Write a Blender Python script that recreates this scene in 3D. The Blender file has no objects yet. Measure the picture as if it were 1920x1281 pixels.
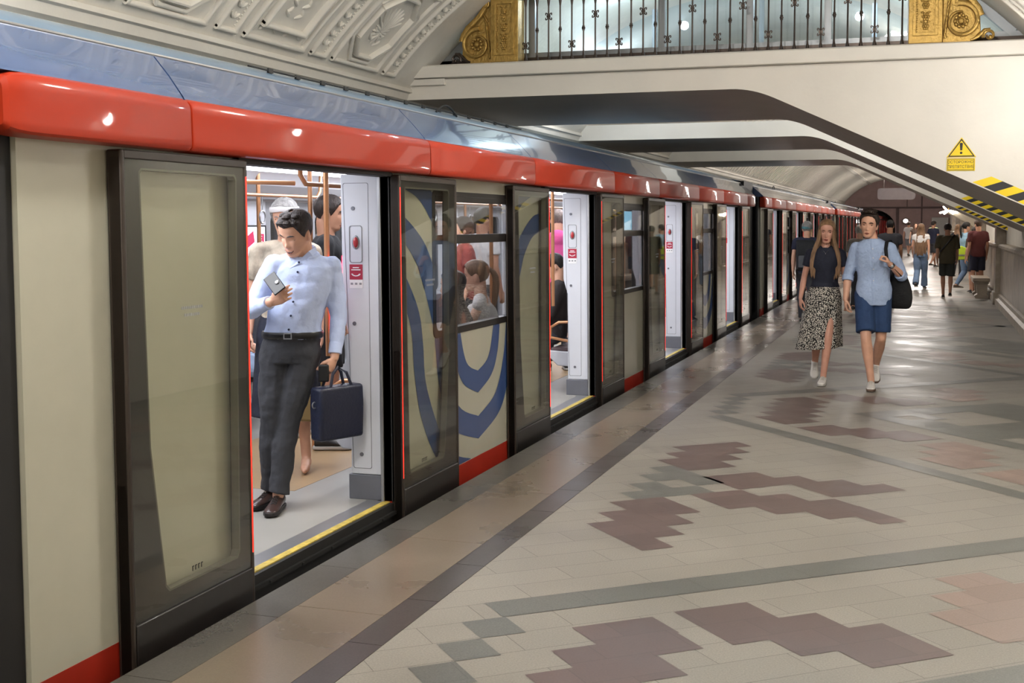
import bpy, bmesh, math, random
from math import sin, cos, pi, sqrt, radians, atan2, atan
from mathutils import Vector, Matrix, Euler
random.seed(7)
SC = bpy.context.scene
COL = SC.collection

# ------------------------------------------------------------------ camera
cam_d = bpy.data.cameras.new('camera')
cam = bpy.data.objects.new('camera', cam_d)
COL.objects.link(cam)
cam.location = (0, 0, 1.69)
cam.rotation_euler = (radians(90 - 3.4), 0, radians(18.591))
cam_d.sensor_width = 36.0
cam_d.sensor_fit = 'HORIZONTAL'
cam_d.lens = 2300.0 / 1920 * 36
cam_d.shift_y = -(640.5 - 555.65) / 1920
cam_d.clip_end = 400
SC.camera = cam

# ------------------------------------------------------------------ view, world
SC.view_settings.view_transform = 'Standard'
SC.view_settings.look = 'None'
SC.view_settings.gamma = 1
SC.view_settings.exposure = 0.66
SC.view_settings.use_curve_mapping = False
w = bpy.data.worlds.new('world')
SC.world = w
w.use_nodes = True
w.node_tree.nodes['Background'].inputs[0].default_value = (1.0, .97, .93, 1)
w.node_tree.nodes['Background'].inputs[1].default_value = 0.15

# ------------------------------------------------------------------ lamps of the hall
def area(name, loc, size, power, col=(1, .88, .74), rot=(0, 0, 0), sy=None):
    d = bpy.data.lights.new(name, 'AREA')
    d.energy = power; d.color = col; d.size = size
    if sy: d.shape = 'RECTANGLE'; d.size_y = sy
    o = bpy.data.objects.new(name, d); COL.objects.link(o)
    o.location = loc; o.rotation_euler = rot
    return o
def bulb(name, loc, power, col=(1, .88, .74), r=.15):
    d = bpy.data.lights.new(name, 'POINT')
    d.energy = power; d.color = col; d.shadow_soft_size = r
    o = bpy.data.objects.new(name, d); COL.objects.link(o); o.location = loc
    return o
WARM = (1, .975, .94)
bulb('lamp_aisle', (-1.6, -1.8, 4.35), 120, WARM, .25)
bulb('lamp_aisle', (-1.8, 2.6, 4.4), 170, WARM, .25)
bulb('lamp_aisle', (-0.4, 7.6, 4.15), 150, WARM, .25)
bulb('lamp_aisle', (1.25, 11.2, 3.05), 100, WARM, .15)
bulb('lamp_gallery', (-3.3, 14.9, 4.5), 36, (.72, .87, 1), .06)
bulb('lamp_gallery', (-.9, 14.9, 4.5), 36, (.72, .87, 1), .06)
bulb('lamp_gallery', (-4.4, 17.6, 3.7), 34, (.95, .97, 1), .06)
for yy in (18.0, 24.8):
    bulb('lamp_between', (-0.8, yy, 3.2), 45, WARM, .2)
for yy, pw in ((31.5, 130), (38, 140), (46, 170), (56, 190), (68, 210), (80, 190)):
    bulb('lamp_aisle', (-0.3, yy, 3.5), pw, (1, .93, .88), .35)
bulb('lamp_track_wall', (-5.2, 5.5, 2.95), 12, WARM, .1)

# ------------------------------------------------------------------ helpers
def lin(c):
    if isinstance(c, str):
        c = [int(c[i:i + 2], 16) / 255 for i in (0, 2, 4)]
    return tuple(((x / 12.92) if x <= .04045 else ((x + .055) / 1.055) ** 2.4) for x in c) + (1,)

MATS = {}
def mat(name, col, rough=.5, metal=0, var=0.0, vscale=8, bump=0, bscale=40, coat=0, emit=None, estr=0, spec=None, stretch=None):
    if name in MATS: return MATS[name]
    m = bpy.data.materials.new(name); m.use_nodes = True
    nt = m.node_tree; N = nt.nodes; L = nt.links
    b = N['Principled BSDF']
    c = lin(col)
    b.inputs['Base Color'].default_value = c
    b.inputs['Roughness'].default_value = rough
    b.inputs['Metallic'].default_value = metal
    if spec is not None: b.inputs['Specular IOR Level'].default_value = spec
    if coat:
        b.inputs['Coat Weight'].default_value = coat
        b.inputs['Coat Roughness'].default_value = .04
    if emit:
        b.inputs['Emission Color'].default_value = lin(emit)
        b.inputs['Emission Strength'].default_value = estr
    tc = N.new('ShaderNodeTexCoord')
    src = tc.outputs['Object']
    if stretch:
        mp = N.new('ShaderNodeMapping'); mp.inputs['Scale'].default_value = stretch
        L.new(src, mp.inputs[0]); src = mp.outputs[0]
    nz = N.new('ShaderNodeTexNoise'); nz.inputs['Scale'].default_value = vscale
    nz.inputs['Detail'].default_value = 4
    L.new(src, nz.inputs['Vector'])
    v = var if var else .04
    mx = N.new('ShaderNodeMix'); mx.data_type = 'RGBA'
    mx.inputs[6].default_value = tuple(x * (1 - v) for x in c[:3]) + (1,)
    mx.inputs[7].default_value = tuple(min(1, x * (1 + v)) for x in c[:3]) + (1,)
    rr = N.new('ShaderNodeMapRange'); rr.inputs[1].default_value = .3; rr.inputs[2].default_value = .7
    L.new(nz.outputs['Fac'], rr.inputs[0]); L.new(rr.outputs[0], mx.inputs[0])
    L.new(mx.outputs[2], b.inputs['Base Color'])
    if bump:
        n2 = N.new('ShaderNodeTexNoise'); n2.inputs['Scale'].default_value = bscale; n2.inputs['Detail'].default_value = 5
        L.new(src, n2.inputs['Vector'])
        bp = N.new('ShaderNodeBump'); bp.inputs['Strength'].default_value = bump; bp.inputs['Distance'].default_value = .02
        L.new(n2.outputs['Fac'], bp.inputs['Height']); L.new(bp.outputs[0], b.inputs['Normal'])
    MATS[name] = m
    return m

def glass(name, tint, refl=1.0, rough=.02, ior=1.5):
    if name in MATS: return MATS[name]
    m = bpy.data.materials.new(name); m.use_nodes = True
    nt = m.node_tree; N = nt.nodes; L = nt.links
    for n in list(N):
        if n.type == 'BSDF_PRINCIPLED': N.remove(n)
    out = [n for n in N if n.type == 'OUTPUT_MATERIAL'][0]
    t = N.new('ShaderNodeBsdfTransparent'); t.inputs[0].default_value = tint + (1,)
    g = N.new('ShaderNodeBsdfGlossy'); g.inputs['Roughness'].default_value = rough
    lw = N.new('ShaderNodeLayerWeight'); lw.inputs['Blend'].default_value = .5
    f = N.new('ShaderNodeMath'); f.operation = 'POWER'; f.inputs[1].default_value = 4.0; L.new(lw.outputs['Facing'], f.inputs[0])
    mm = N.new('ShaderNodeMath'); mm.operation = 'MULTIPLY_ADD'; mm.inputs[1].default_value = .8 * refl; mm.inputs[2].default_value = .045 * refl
    mx = N.new('ShaderNodeMixShader')
    L.new(f.outputs[0], mm.inputs[0]); L.new(mm.outputs[0], mx.inputs[0])
    L.new(t.outputs[0], mx.inputs[1]); L.new(g.outputs[0], mx.inputs[2]); L.new(mx.outputs[0], out.inputs[0])
    MATS[name] = m
    return m

def tag(o, label=None, cat=None, group=None, kind=None):
    if label: o['label'] = label
    if cat: o['category'] = cat
    if group: o['group'] = group
    if kind: o['kind'] = kind
    return o

def empty(name, loc, rz=0, label=None, cat=None, group=None):
    o = bpy.data.objects.new(name, None); COL.objects.link(o)
    o.empty_display_size = .1
    o.location = loc; o.rotation_euler = (0, 0, rz)
    return tag(o, label, cat, group)

def dup(o, parent=None):
    c = o.copy(); COL.objects.link(c)
    if parent is not None: c.parent = parent
    for ch in list(o.children): dup(ch, c)
    return c

class MB:
    def __init__(s): s.v = []; s.f = []; s.m = []
    def add(s, vs, fs, mi=0):
        n = len(s.v)
        s.v += [tuple(x) for x in vs]
        for f in fs: s.f.append(tuple(n + i for i in f)); s.m.append(mi)
    def box(s, a, b, mi=0):
        x0, x1 = sorted((a[0], b[0])); y0, y1 = sorted((a[1], b[1])); z0, z1 = sorted((a[2], b[2]))
        s.add([(x0, y0, z0), (x1, y0, z0), (x1, y1, z0), (x0, y1, z0), (x0, y0, z1), (x1, y0, z1), (x1, y1, z1), (x0, y1, z1)],
              [(0, 3, 2, 1), (4, 5, 6, 7), (0, 1, 5, 4), (1, 2, 6, 5), (2, 3, 7, 6), (3, 0, 4, 7)], mi)
    def prism(s, poly, fn0, fn1, mi=0, mside=None):
        n = len(poly); vs = [fn0(p) for p in poly] + [fn1(p) for p in poly]
        fs = [(i, (i + 1) % n, n + (i + 1) % n, n + i) for i in range(n)]
        if mside is None: s.add(vs, fs + [tuple(range(n))[::-1], tuple(range(n, 2 * n))], mi)
        else:
            k = len(s.v); s.v += [tuple(x) for x in vs]
            for i, f in enumerate(fs): s.f.append(tuple(k + q for q in f)); s.m.append(mside(i))
            for f in (tuple(range(n))[::-1], tuple(range(n, 2 * n))): s.f.append(tuple(k + q for q in f)); s.m.append(mi)
    def ex_y(s, poly, y0, y1, mi=0, mside=None): s.prism(poly, lambda p: (p[0], y0, p[1]), lambda p: (p[0], y1, p[1]), mi, mside)
    def ex_x(s, poly, x0, x1, mi=0): s.prism(poly, lambda p: (x0, p[0], p[1]), lambda p: (x1, p[0], p[1]), mi)
    def ex_z(s, poly, z0, z1, mi=0): s.prism(poly, lambda p: (p[0], p[1], z0), lambda p: (p[0], p[1], z1), mi)
    def tube(s, pts, rad, seg=10, mi=0, ref=None, closed=False, cap=True):
        # rad : scalar, list of scalars or list of (ra, rb); ra lies along ref
        pts = [Vector(p) for p in pts]; n = len(pts)
        if not isinstance(rad, (list, tuple)): rad = [rad] * n
        rings = []; prev = Vector(ref) if ref else None
        for i in range(n):
            if closed: t = pts[(i + 1) % n] - pts[i - 1]
            else: t = pts[min(i + 1, n - 1)] - pts[max(i - 1, 0)]
            t.normalize()
            if prev is None:
                prev = Vector((1, 0, 0)) if abs(t.x) < .8 else Vector((0, 1, 0))
            base = Vector(ref) if ref else prev
            a = base - t * base.dot(t)
            if a.length < 1e-4: a = prev - t * prev.dot(t)
            if a.length < 1e-4: a = Vector((0, 1, 0)) - t * t.y
            a.normalize(); prev = a; b = t.cross(a)
            r = rad[i]; ra, rb = (r if isinstance(r, (tuple, list)) else (r, r))
            rings.append([pts[i] + a * (ra * cos(2 * pi * k / seg)) + b * (rb * sin(2 * pi * k / seg)) for k in range(seg)])
        s.loft(rings, mi, cap=cap and not closed, closed=closed)
    def loft(s, rings, mi=0, cap=True, closed=False):
        seg = len(rings[0]); n = len(rings); vs = [p for r in rings for p in r]; fs = []
        for i in range(n if closed else n - 1):
            j = (i + 1) % n
            for k in range(seg):
                l = (k + 1) % seg
                fs.append((i * seg + k, i * seg + l, j * seg + l, j * seg + k))
        if cap: fs += [tuple(range(seg))[::-1], tuple((n - 1) * seg + k for k in range(seg))]
        s.add(vs, fs, mi)
    def caps(s, a, b, ra, rb, seg=12, mi=0):
        # tapered capsule
        a = Vector(a); b = Vector(b); t = (b - a); L = t.length
        if L < 1e-6: return s.ball(a, (ra,) * 3, seg, mi)
        t /= L
        P = []; R = []
        for k in (-90, -60, -30): P.append(a + t * ra * sin(radians(k))); R.append(max(ra * cos(radians(k)), .0008))
        P.append(a); R.append(ra); P.append(b); R.append(rb)
        for k in (30, 60, 90): P.append(b + t * rb * sin(radians(k))); R.append(max(rb * cos(radians(k)), .0008))
        s.tube(P, R, seg, mi)
    def ball(s, c, r, seg=14, mi=0, M=None):
        c = Vector(c); rings = []
        if not isinstance(r, (tuple, list)): r = (r, r, r)
        nr = max(6, seg // 2 + 1)
        for i in range(nr):
            a = pi * (i + .02) / (nr - 1 + .04) - pi / 2
            ring = []
            for k in range(seg):
                v = Vector((r[0] * cos(a) * cos(2 * pi * k / seg), r[1] * cos(a) * sin(2 * pi * k / seg), r[2] * sin(a)))
                if M: v = M @ v
                ring.append(c + v)
            rings.append(ring)
        s.loft(rings, mi)
    def build(s, name, mats, parent=None, smooth=True, bevel=0, angle=40, voxel=0, sub=0, noise=0, nscale=.12, sm=0, seg=2, xform=None):
        me = bpy.data.meshes.new(name)
        vs = s.v if xform is None else [tuple(xform @ Vector(p)) for p in s.v]
        me.from_pydata(vs, [], s.f)
        if not isinstance(mats, (list, tuple)): mats = [mats]
        for m in mats: me.materials.append(m)
        me.polygons.foreach_set('material_index', s.m)
        bm = bmesh.new(); bm.from_mesh(me); bmesh.ops.recalc_face_normals(bm, faces=bm.faces); bm.to_mesh(me); bm.free()
        if smooth:
            me.polygons.foreach_set('use_smooth', [True] * len(me.polygons))
            if not voxel and not sub:
                try: me.set_sharp_from_angle(angle=radians(angle))
                except Exception: pass
        me.update()
        o = bpy.data.objects.new(name, me); COL.objects.link(o)
        if parent is not None: o.parent = parent
        if bevel:
            b = o.modifiers.new('bevel', 'BEVEL'); b.width = bevel; b.segments = seg; b.limit_method = 'ANGLE'; b.angle_limit = radians(35)
        if voxel:
            r = o.modifiers.new('remesh', 'REMESH'); r.mode = 'VOXEL'; r.voxel_size = voxel; r.use_smooth_shade = True
            q = o.modifiers.new('smooth', 'SMOOTH'); q.factor = .5; q.iterations = sm or 4
        if sub:
            q = o.modifiers.new('sub', 'SUBSURF'); q.levels = sub; q.render_levels = sub
        if noise:
            k = 'clouds%.3f' % nscale
            t = bpy.data.textures.get(k) or bpy.data.textures.new(k, 'CLOUDS')
            t.noise_scale = nscale; t.noise_depth = 2
            d = o.modifiers.new('folds', 'DISPLACE'); d.texture = t; d.strength = noise; d.texture_coords = 'LOCAL'; d.mid_level = .5
        return o

def rrect(x0, z0, x1, z1, r, n=4):
    P = []
    for cx, cz, a0 in ((x1 - r, z1 - r, 0), (x0 + r, z1 - r, 90), (x0 + r, z0 + r, 180), (x1 - r, z0 + r, 270)):
        for k in range(n + 1):
            a = radians(a0 + 90 * k / n); P.append((cx + r * cos(a), cz + r * sin(a)))
    return P

def ring_frame(mb, outer, inner, fn0, fn1, mi=0):
    n = len(outer)
    A = [fn0(p) for p in outer] + [fn0(p) for p in inner] + [fn1(p) for p in outer] + [fn1(p) for p in inner]
    fs = []
    for i in range(n):
        j = (i + 1) % n
        fs += [(i, j, n + j, n + i), (2 * n + i, 3 * n + i, 3 * n + j, 2 * n + j), (i, 2 * n + i, 2 * n + j, j), (n + i, n + j, 3 * n + j, 3 * n + i)]
    mb.add(A, fs, mi)

def text(body, size, m, parent, loc, rot, name='lettering', depth=.001, align='CENTER', sx=1, bold=0):
    c = bpy.data.curves.new(name, 'FONT'); c.body = body; c.size = size; c.extrude = depth; c.align_x = align; c.align_y = 'CENTER'
    c.offset = bold
    t = bpy.data.objects.new(name, c); COL.objects.link(t)
    dg = bpy.context.evaluated_depsgraph_get()
    me = bpy.data.meshes.new_from_object(t.evaluated_get(dg))
    bpy.data.objects.remove(t)
    me.materials.clear(); me.materials.append(m)
    o = bpy.data.objects.new(name, me); COL.objects.link(o)
    o.parent = parent; o.location = loc; o.rotation_euler = rot; o.scale = (sx, 1, 1)
    return o

# ------------------------------------------------------------------ materials of the hall
M_cream = mat('cream_plaster', 'ddd7cb', .6, var=.07, vscale=1.2, bump=.25, bscale=9)
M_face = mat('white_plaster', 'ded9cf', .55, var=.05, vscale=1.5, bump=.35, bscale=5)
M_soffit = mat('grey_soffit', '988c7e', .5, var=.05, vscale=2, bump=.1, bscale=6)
M_vault = mat('vault_plaster', 'e0dace', .55, var=.06, vscale=2, bump=.3, bscale=12)
M_dirt = mat('shadow_gap', '6f6252', .8)
M_gold = mat('gold_paint', 'b08f4c', .36, metal=.6, var=.15, vscale=14, bump=.4, bscale=40)
M_iron = mat('dark_bronze', '4a403a', .4, metal=.7, var=.1)
M_bronze = mat('bronze_fitting', '8f7a62', .4, metal=.8)
M_alu = mat('grey_aluminium', '8b8e90', .4, metal=.6)
M_blackm = mat('black_rubber', '141314', .6)
M_marble = mat('beige_marble', '978b7c', .32, var=.3, vscale=5, bump=.02)
M_marbled = mat('marble_moulding', 'a29686', .5, var=.2, vscale=4)
M_pink = mat('rosy_plaster', 'a58a86', .7, var=.1, vscale=2)
M_black = mat('tunnel_black', '0c0b0b', .9)
M_yellow = mat('signal_yellow', 'f0cf10', .5)
M_tape_k = mat('tape_black', '262628', .6)

# ------------------------------------------------------------------ floor
O0 = Vector((-1.6813, 4.905)); UU = Vector((.76202, .64755)); VV = Vector((-.67162, .7409))
det = UU.x * VV.y - UU.y * VV.x
def w_uv(u, v): p = O0 + UU * u + VV * v; return (p.x, p.y)
def uv_w(x, y):
    dx, dy = x - O0.x, y - O0.y
    return ((dx * VV.y - dy * VV.x) / det, (UU.x * dy - UU.y * dx) / det)

def stone(name, col, rough, speck=.2, brick=True, bw=.62, bh=.2075, var=.05, joint=.5):
    m = bpy.data.materials.new(name); m.use_nodes = True
    nt = m.node_tree; N = nt.nodes; L = nt.links; b = N['Principled BSDF']
    g = N.new('ShaderNodeNewGeometry')
    c = lin(col)
    comb = None
    sub = N.new('ShaderNodeVectorMath'); sub.operation = 'SUBTRACT'; sub.inputs[1].default_value = (O0.x, O0.y, 0)
    L.new(g.outputs['Position'], sub.inputs[0])
    du = N.new('ShaderNodeVectorMath'); du.operation = 'DOT_PRODUCT'; du.inputs[1].default_value = (VV.y / det, -VV.x / det, 0)
    dv = N.new('ShaderNodeVectorMath'); dv.operation = 'DOT_PRODUCT'; dv.inputs[1].default_value = (-UU.y / det, UU.x / det, 0)
    L.new(sub.outputs[0], du.inputs[0]); L.new(sub.outputs[0], dv.inputs[0])
    cb = N.new('ShaderNodeCombineXYZ'); L.new(du.outputs['Value'], cb.inputs[0]); L.new(dv.outputs['Value'], cb.inputs[1])
    off = N.new('ShaderNodeVectorMath'); off.operation = 'ADD'; off.inputs[1].default_value = (50, 50 * bh, 0); L.new(cb.outputs[0], off.inputs[0])
    br = N.new('ShaderNodeTexBrick'); L.new(off.outputs[0], br.inputs[0])
    br.inputs['Scale'].default_value = 1; br.inputs['Brick Width'].default_value = bw; br.inputs['Row Height'].default_value = bh
    br.inputs['Mortar Size'].default_value = .0022; br.inputs['Mortar Smooth'].default_value = .2
    br.inputs['Color1'].default_value = tuple(x * (1 - var) for x in c[:3]) + (1,)
    br.inputs['Color2'].default_value = tuple(x * (1 + var) for x in c[:3]) + (1,)
    br.inputs['Mortar'].default_value = tuple(x * joint for x in c[:3]) + (1,)
    nz = N.new('ShaderNodeTexNoise'); nz.inputs['Scale'].default_value = 130; nz.inputs['Detail'].default_value = 3
    L.new(g.outputs['Position'], nz.inputs['Vector'])
    mr = N.new('ShaderNodeMapRange'); mr.inputs[1].default_value = .3; mr.inputs[2].default_value = .7
    mr.inputs[3].default_value = 1 - speck; mr.inputs[4].default_value = 1 + speck
    L.new(nz.outputs['Fac'], mr.inputs[0])
    n2 = N.new('ShaderNodeTexNoise'); n2.inputs['Scale'].default_value = 1.3; n2.inputs['Detail'].default_value = 5
    L.new(g.outputs['Position'], n2.inputs['Vector'])
    m2 = N.new('ShaderNodeMapRange'); m2.inputs[1].default_value = .3; m2.inputs[2].default_value = .7
    m2.inputs[3].default_value = .9; m2.inputs[4].default_value = 1.1
    L.new(n2.outputs['Fac'], m2.inputs[0])
    mu = N.new('ShaderNodeMath'); mu.operation = 'MULTIPLY'; L.new(mr.outputs[0], mu.inputs[0]); L.new(m2.outputs[0], mu.inputs[1])
    sc = N.new('ShaderNodeVectorMath'); sc.operation = 'SCALE'; L.new(mu.outputs[0], sc.inputs['Scale'])
    if brick: L.new(br.outputs['Color'], sc.inputs[0])
    else: sc.inputs[0].default_value = c[:3]
    L.new(sc.outputs[0], b.inputs['Base Color'])
    r2 = N.new('ShaderNodeMapRange'); r2.inputs[1].default_value = .3; r2.inputs[2].default_value = .7
    r2.inputs[3].default_value = rough - .06; r2.inputs[4].default_value = rough + .1
    L.new(n2.outputs['Fac'], r2.inputs[0]); L.new(r2.outputs[0], b.inputs['Roughness'])
    MATS[name] = m
    return m
S_beige = stone('beige_granite', '88837a', .44, .16)
S_maroon = stone('maroon_granite', '60504c', .38, .08, bw=.38, var=.1, joint=.7)
S_pink = stone('rosy_granite', '857269', .4, .1, bw=.38, var=.08, joint=.7)
S_grey = stone('grey_granite', '64645f', .38, .2, bw=.57, var=.08, joint=.7)
S_edge = stone('edge_granite', '524f4a', .3, .2, brick=False)
S_tan = stone('tan_granite', '726658', .28, .1, brick=False)
S_strip = stone('dark_strip_granite', '453f3c', .3, .2, brick=False)

fl = MB()
X_EDGE = -2.81; XR = 1.62
fl.ex_y([(X_EDGE, -.6), (XR, -.6), (XR, 0), (X_EDGE, 0)], -4, 90, 0)
Z1 = .0015
def fpoly(pts, mi): fl.add([(x, y, Z1) for x, y in pts], [tuple(range(len(pts)))], mi)
# edge slabs, tan strip, dark strip in separate slabs
y = -4; k = 0
while y < 90:
    st = .78
    fl.box((X_EDGE, y + .002, 0), (-2.60, y + st - .002, .003), 4); y += st
y = -4
while y < 90:
    st = 1.25
    fl.box((-2.598, y + .002, 0), (-2.18, y + st - .002, .003), 5); y += st
y = -4
while y < 90:
    st = .6
    fl.box((-2.178, y + .002, 0), (-2.03, y + st - .002, .003), 6); y += st

def cut(poly, xmin=-2.028, xmax=1.6, ymax=89.5):
    def clip(P, f, inter):
        R = []
        for i in range(len(P)):
            a, b = P[i - 1], P[i]
            fa, fb = f(a), f(b)
            if fa != fb: R.append(inter(a, b))
            if fb: R.append(b)
        return R
    def ix(X): return lambda a, b: (X, a[1] + (b[1] - a[1]) * (X - a[0]) / (b[0] - a[0]))
    P = clip(poly, lambda p: p[0] >= xmin, ix(xmin))
    if len(P) > 2: P = clip(P, lambda p: p[0] <= xmax, ix(xmax))
    if len(P) > 2: P = clip(P, lambda p: p[1] <= ymax, lambda a, b: (a[0] + (b[0] - a[0]) * (ymax - a[1]) / (b[1] - a[1]), ymax))
    return P
def rect_uv(u0, u1, v0, v1, mi, sh):
    P = [w_uv(u, v) for u, v in ((u0, v0), (u1, v0), (u1, v1), (u0, v1))]
    P = [(x + sh[0], y + sh[1]) for x, y in P]
    P = cut(P)
    if len(P) > 2: fpoly(P, mi)
MOTIF = [  # (u0,u1,v0,v1,material)  1 maroon 2 pink 3 grey
 (-.01, 6.2, 0, .21, 3), (3.80, 3.96, -1.6, 4.47, 3),
 (-.2, 0, -.22, 0, 3), (-.39, -.2, -.43, -.22, 3), (-.58, -.39, -.66, -.43, 3), (-.78, -.58, -.88, -.66, 3),
 # chevron pointing to the train (c)
 (2.75, 3.32, 3.07, 3.275, 1), (2.57, 3.16, 2.86, 3.07, 1), (2.38, 2.96, 2.65, 2.86, 1), (2.38, 2.77, 2.44, 2.65, 1),
 (2.19, 2.38, 2.44, 2.64, 3), (2.0, 2.38, 2.215, 2.44, 3), (1.8, 2.0, 2.0, 2.21, 3), (2.18, 2.39, 2.0, 2.215, 3), (1.62, 2.18, 1.79, 2.0, 3),
 (2.36, 2.78, 2.02, 2.23, 1), (2.36, 2.56, 1.80, 2.02, 1), (2.56, 2.97, 1.81, 2.02, 1), (2.76, 3.16, 1.60, 1.81, 1), (2.76, 3.32, 1.39, 1.60, 1),
 (2.0, 2.37, 1.59, 1.79, 1), (2.0, 2.57, 1.36, 1.59, 1), (2.18, 2.75, 1.14, 1.36, 1), (2.38, 2.76, .93, 1.14, 1), (2.57, 2.76, .725, .93, 1),
 (1.44, 1.81, 1.57, 1.79, 1), (1.25, 1.81, 1.36, 1.57, 1), (1.07, 1.635, 1.14, 1.36, 1), (1.07, 1.45, .94, 1.14, 1), (1.07, 1.26, .73, .94, 1),
 # wedge between squares and the next band (d)
 (4.95, 5.33, 4.93, 5.155, 1), (4.75, 5.32, 4.73, 4.93, 1), (4.55, 5.11, 4.50, 4.73, 1), (4.35, 4.91, 4.28, 4.50, 1), (4.16, 4.72, 4.06, 4.28, 1), (4.16, 4.52, 3.835, 4.06, 1),
 (4.15, 4.51, 3.44, 3.67, 1), (4.15, 4.69, 3.22, 3.44, 1), (4.33, 4.88, 3.0, 3.22, 1), (4.51, 4.88, 2.79, 3.0, 1),
 (5.45, 5.82, 4.94, 5.18, 1), (5.45, 6.01, 4.72, 4.94, 1), (5.62, 6.18, 4.51, 4.72, 1), (5.79, 6.18, 4.30, 4.51, 1),
 (4.51, 4.87, 2.43, 2.66, 2), (4.32, 4.87, 2.22, 2.43, 2), (4.13, 4.71, 2.01, 2.22, 2), (4.13, 4.50, 1.78, 2.01, 2),
 (4.12, 4.5, 1.2, 1.64, 2), (4.3, 4.7, .9, 1.2, 2),
 (6.85, 7.13, 4.95, 5.16, 2), (6.64, 7.2, 4.75, 4.95, 2), (6.45, 7.0, 4.54, 4.75, 2), (6.45, 6.85, 4.33, 4.54, 2),
 (5.07, 5.27, .5, 4.12, 3), (5.27, 6.8, 3.82, 4.12, 3), (5.46, 6.8, .5, 3.2, 3), (5.27, 5.46, 2.6, 3.61, 3), (5.46, 5.62, 3.55, 3.82, 3), (6.1, 6.8, 3.2, 3.82, 3),
]
for kk in range(-2, 13):
    sh = (.05 * 0, 7.07 * kk)
    for r in MOTIF: rect_uv(*r, sh)
floor = fl.build('floor', [S_beige, S_maroon, S_pink, S_grey, S_edge, S_tan, S_strip], smooth=False)
tag(floor, kind='structure')
tb = MB(); tb.box((-6.2, -4, -1.5), (X_EDGE - .05, 106, -1.3)); tag(tb.build('floor_track', mat('ballast', '2c2824', .9, var=.3, vscale=20)), kind='structure')

# ------------------------------------------------------------------ vault and walls
CX, CZ, RV = -2.14, .62, 4.16
def vp(a, y, off=0):  # a in degrees from crown, positive towards the track
    r = RV - off
    return (CX - r * sin(radians(a)), y, CZ + r * cos(radians(a)))
vm = MB()
NA = 40; ys = [-4, 12.6, 30, 50, 70, 90]
for i, yy in enumerate(ys):
    pass
rings = []
A0, A1 = 52.5, -52.5
for off in (0, -.25):
    rings.append([[vp(A0 + (A1 - A0) * k / NA, yy, off) for k in range(NA + 1)] for yy in ys])
vs = []; fs = []
for side in rings:
    for r in side: vs += r
n = NA + 1; ny = len(ys)
for sd in range(2):
    for i in range(ny - 1):
        for k in range(NA):
            b0 = sd * n * ny
            fs.append((b0 + i * n + k, b0 + i * n + k + 1, b0 + (i + 1) * n + k + 1, b0 + (i + 1) * n + k))
vm.add(vs, fs)
ceil = vm.build('ceiling', M_vault)
tag(ceil, kind='structure')

def wall(name, a, b, m, bevel=0):
    mb = MB(); mb.box(a, b); o = mb.build(name, m, smooth=False, bevel=bevel); return tag(o, kind='structure')
wall('wall_left', (-6.2, -4, -1.5), (-5.95, 90, 3.2), M_cream)
# cornice along the track wall
cm = MB()
cm.ex_y([(-5.96, 2.9), (-5.62, 2.9), (-5.56, 2.97), (-5.52, 2.98), (-5.52, 3.03), (-5.46, 3.05), (-5.44, 3.12), (-5.40, 3.13), (-5.40, 3.17), (-5.62, 3.19), (-5.96, 3.19)], -4, 90)
tag(cm.build('trim_1', M_cream, angle=25), kind='structure')
cm = MB()
cm.ex_y([(1.62, 2.98), (1.30, 2.98), (1.26, 3.03), (1.18, 3.05), (1.18, 3.10), (1.12, 3.12), (1.12, 3.17), (1.62, 3.19)], -4, 90)
tag(cm.build('trim_2', M_cream, angle=25), kind='structure')
wall('wall_back', (-6.2, -4.2, -1.5), (1.9, -4, 5), M_cream)
wr = MB()
wr.box((1.6, -4, 0), (1.85, 90, 3.2), 0)
yy = -4
tag(wr.build('wall_right', [M_cream], smooth=False), kind='structure')
# marble dado with cap and plinth
dd = MB()
yy = 16.6
while yy < 89.8:
    y2 = min(yy + 1.4, 90); dd.box((1.5, yy + .003, .24), (1.6, y2 - .003, 1.17), 0); yy += 1.4
tag(dd.build('trim_3', [M_marble], bevel=.004), kind='structure')
dd = MB(); dd.ex_y([(1.6, 1.14), (1.5, 1.14), (1.49, 1.17), (1.44, 1.19), (1.44, 1.24), (1.48, 1.27), (1.6, 1.27)], 16.6, 90)
tag(dd.build('trim_4', M_marbled, angle=25), kind='structure')
dd = MB(); dd.ex_y([(1.6, 0), (1.40, 0), (1.40, .13), (1.45, .16), (1.46, .22), (1.51, .24), (1.6, .24)], 16.6, 90)
tag(dd.build('baseboard_right', M_marbled, angle=25), kind='structure')
# pilasters standing forward of the dado
for i, yy in enumerate((27.4, 36.5, 45.5, 54.5, 63.5, 72.5)):
    pm = MB(); pm.box((1.40, yy, .24), (1.6, yy + .55, 2.98)); pm.box((1.36, yy - .04, .0), (1.6, yy + .59, .26))
    pm.box((1.36, yy - .03, 1.2), (1.6, yy + .58, 1.27))
    tag(pm.build('trim_%d' % (5 + i), M_marble, bevel=.01), kind='structure')

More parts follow.
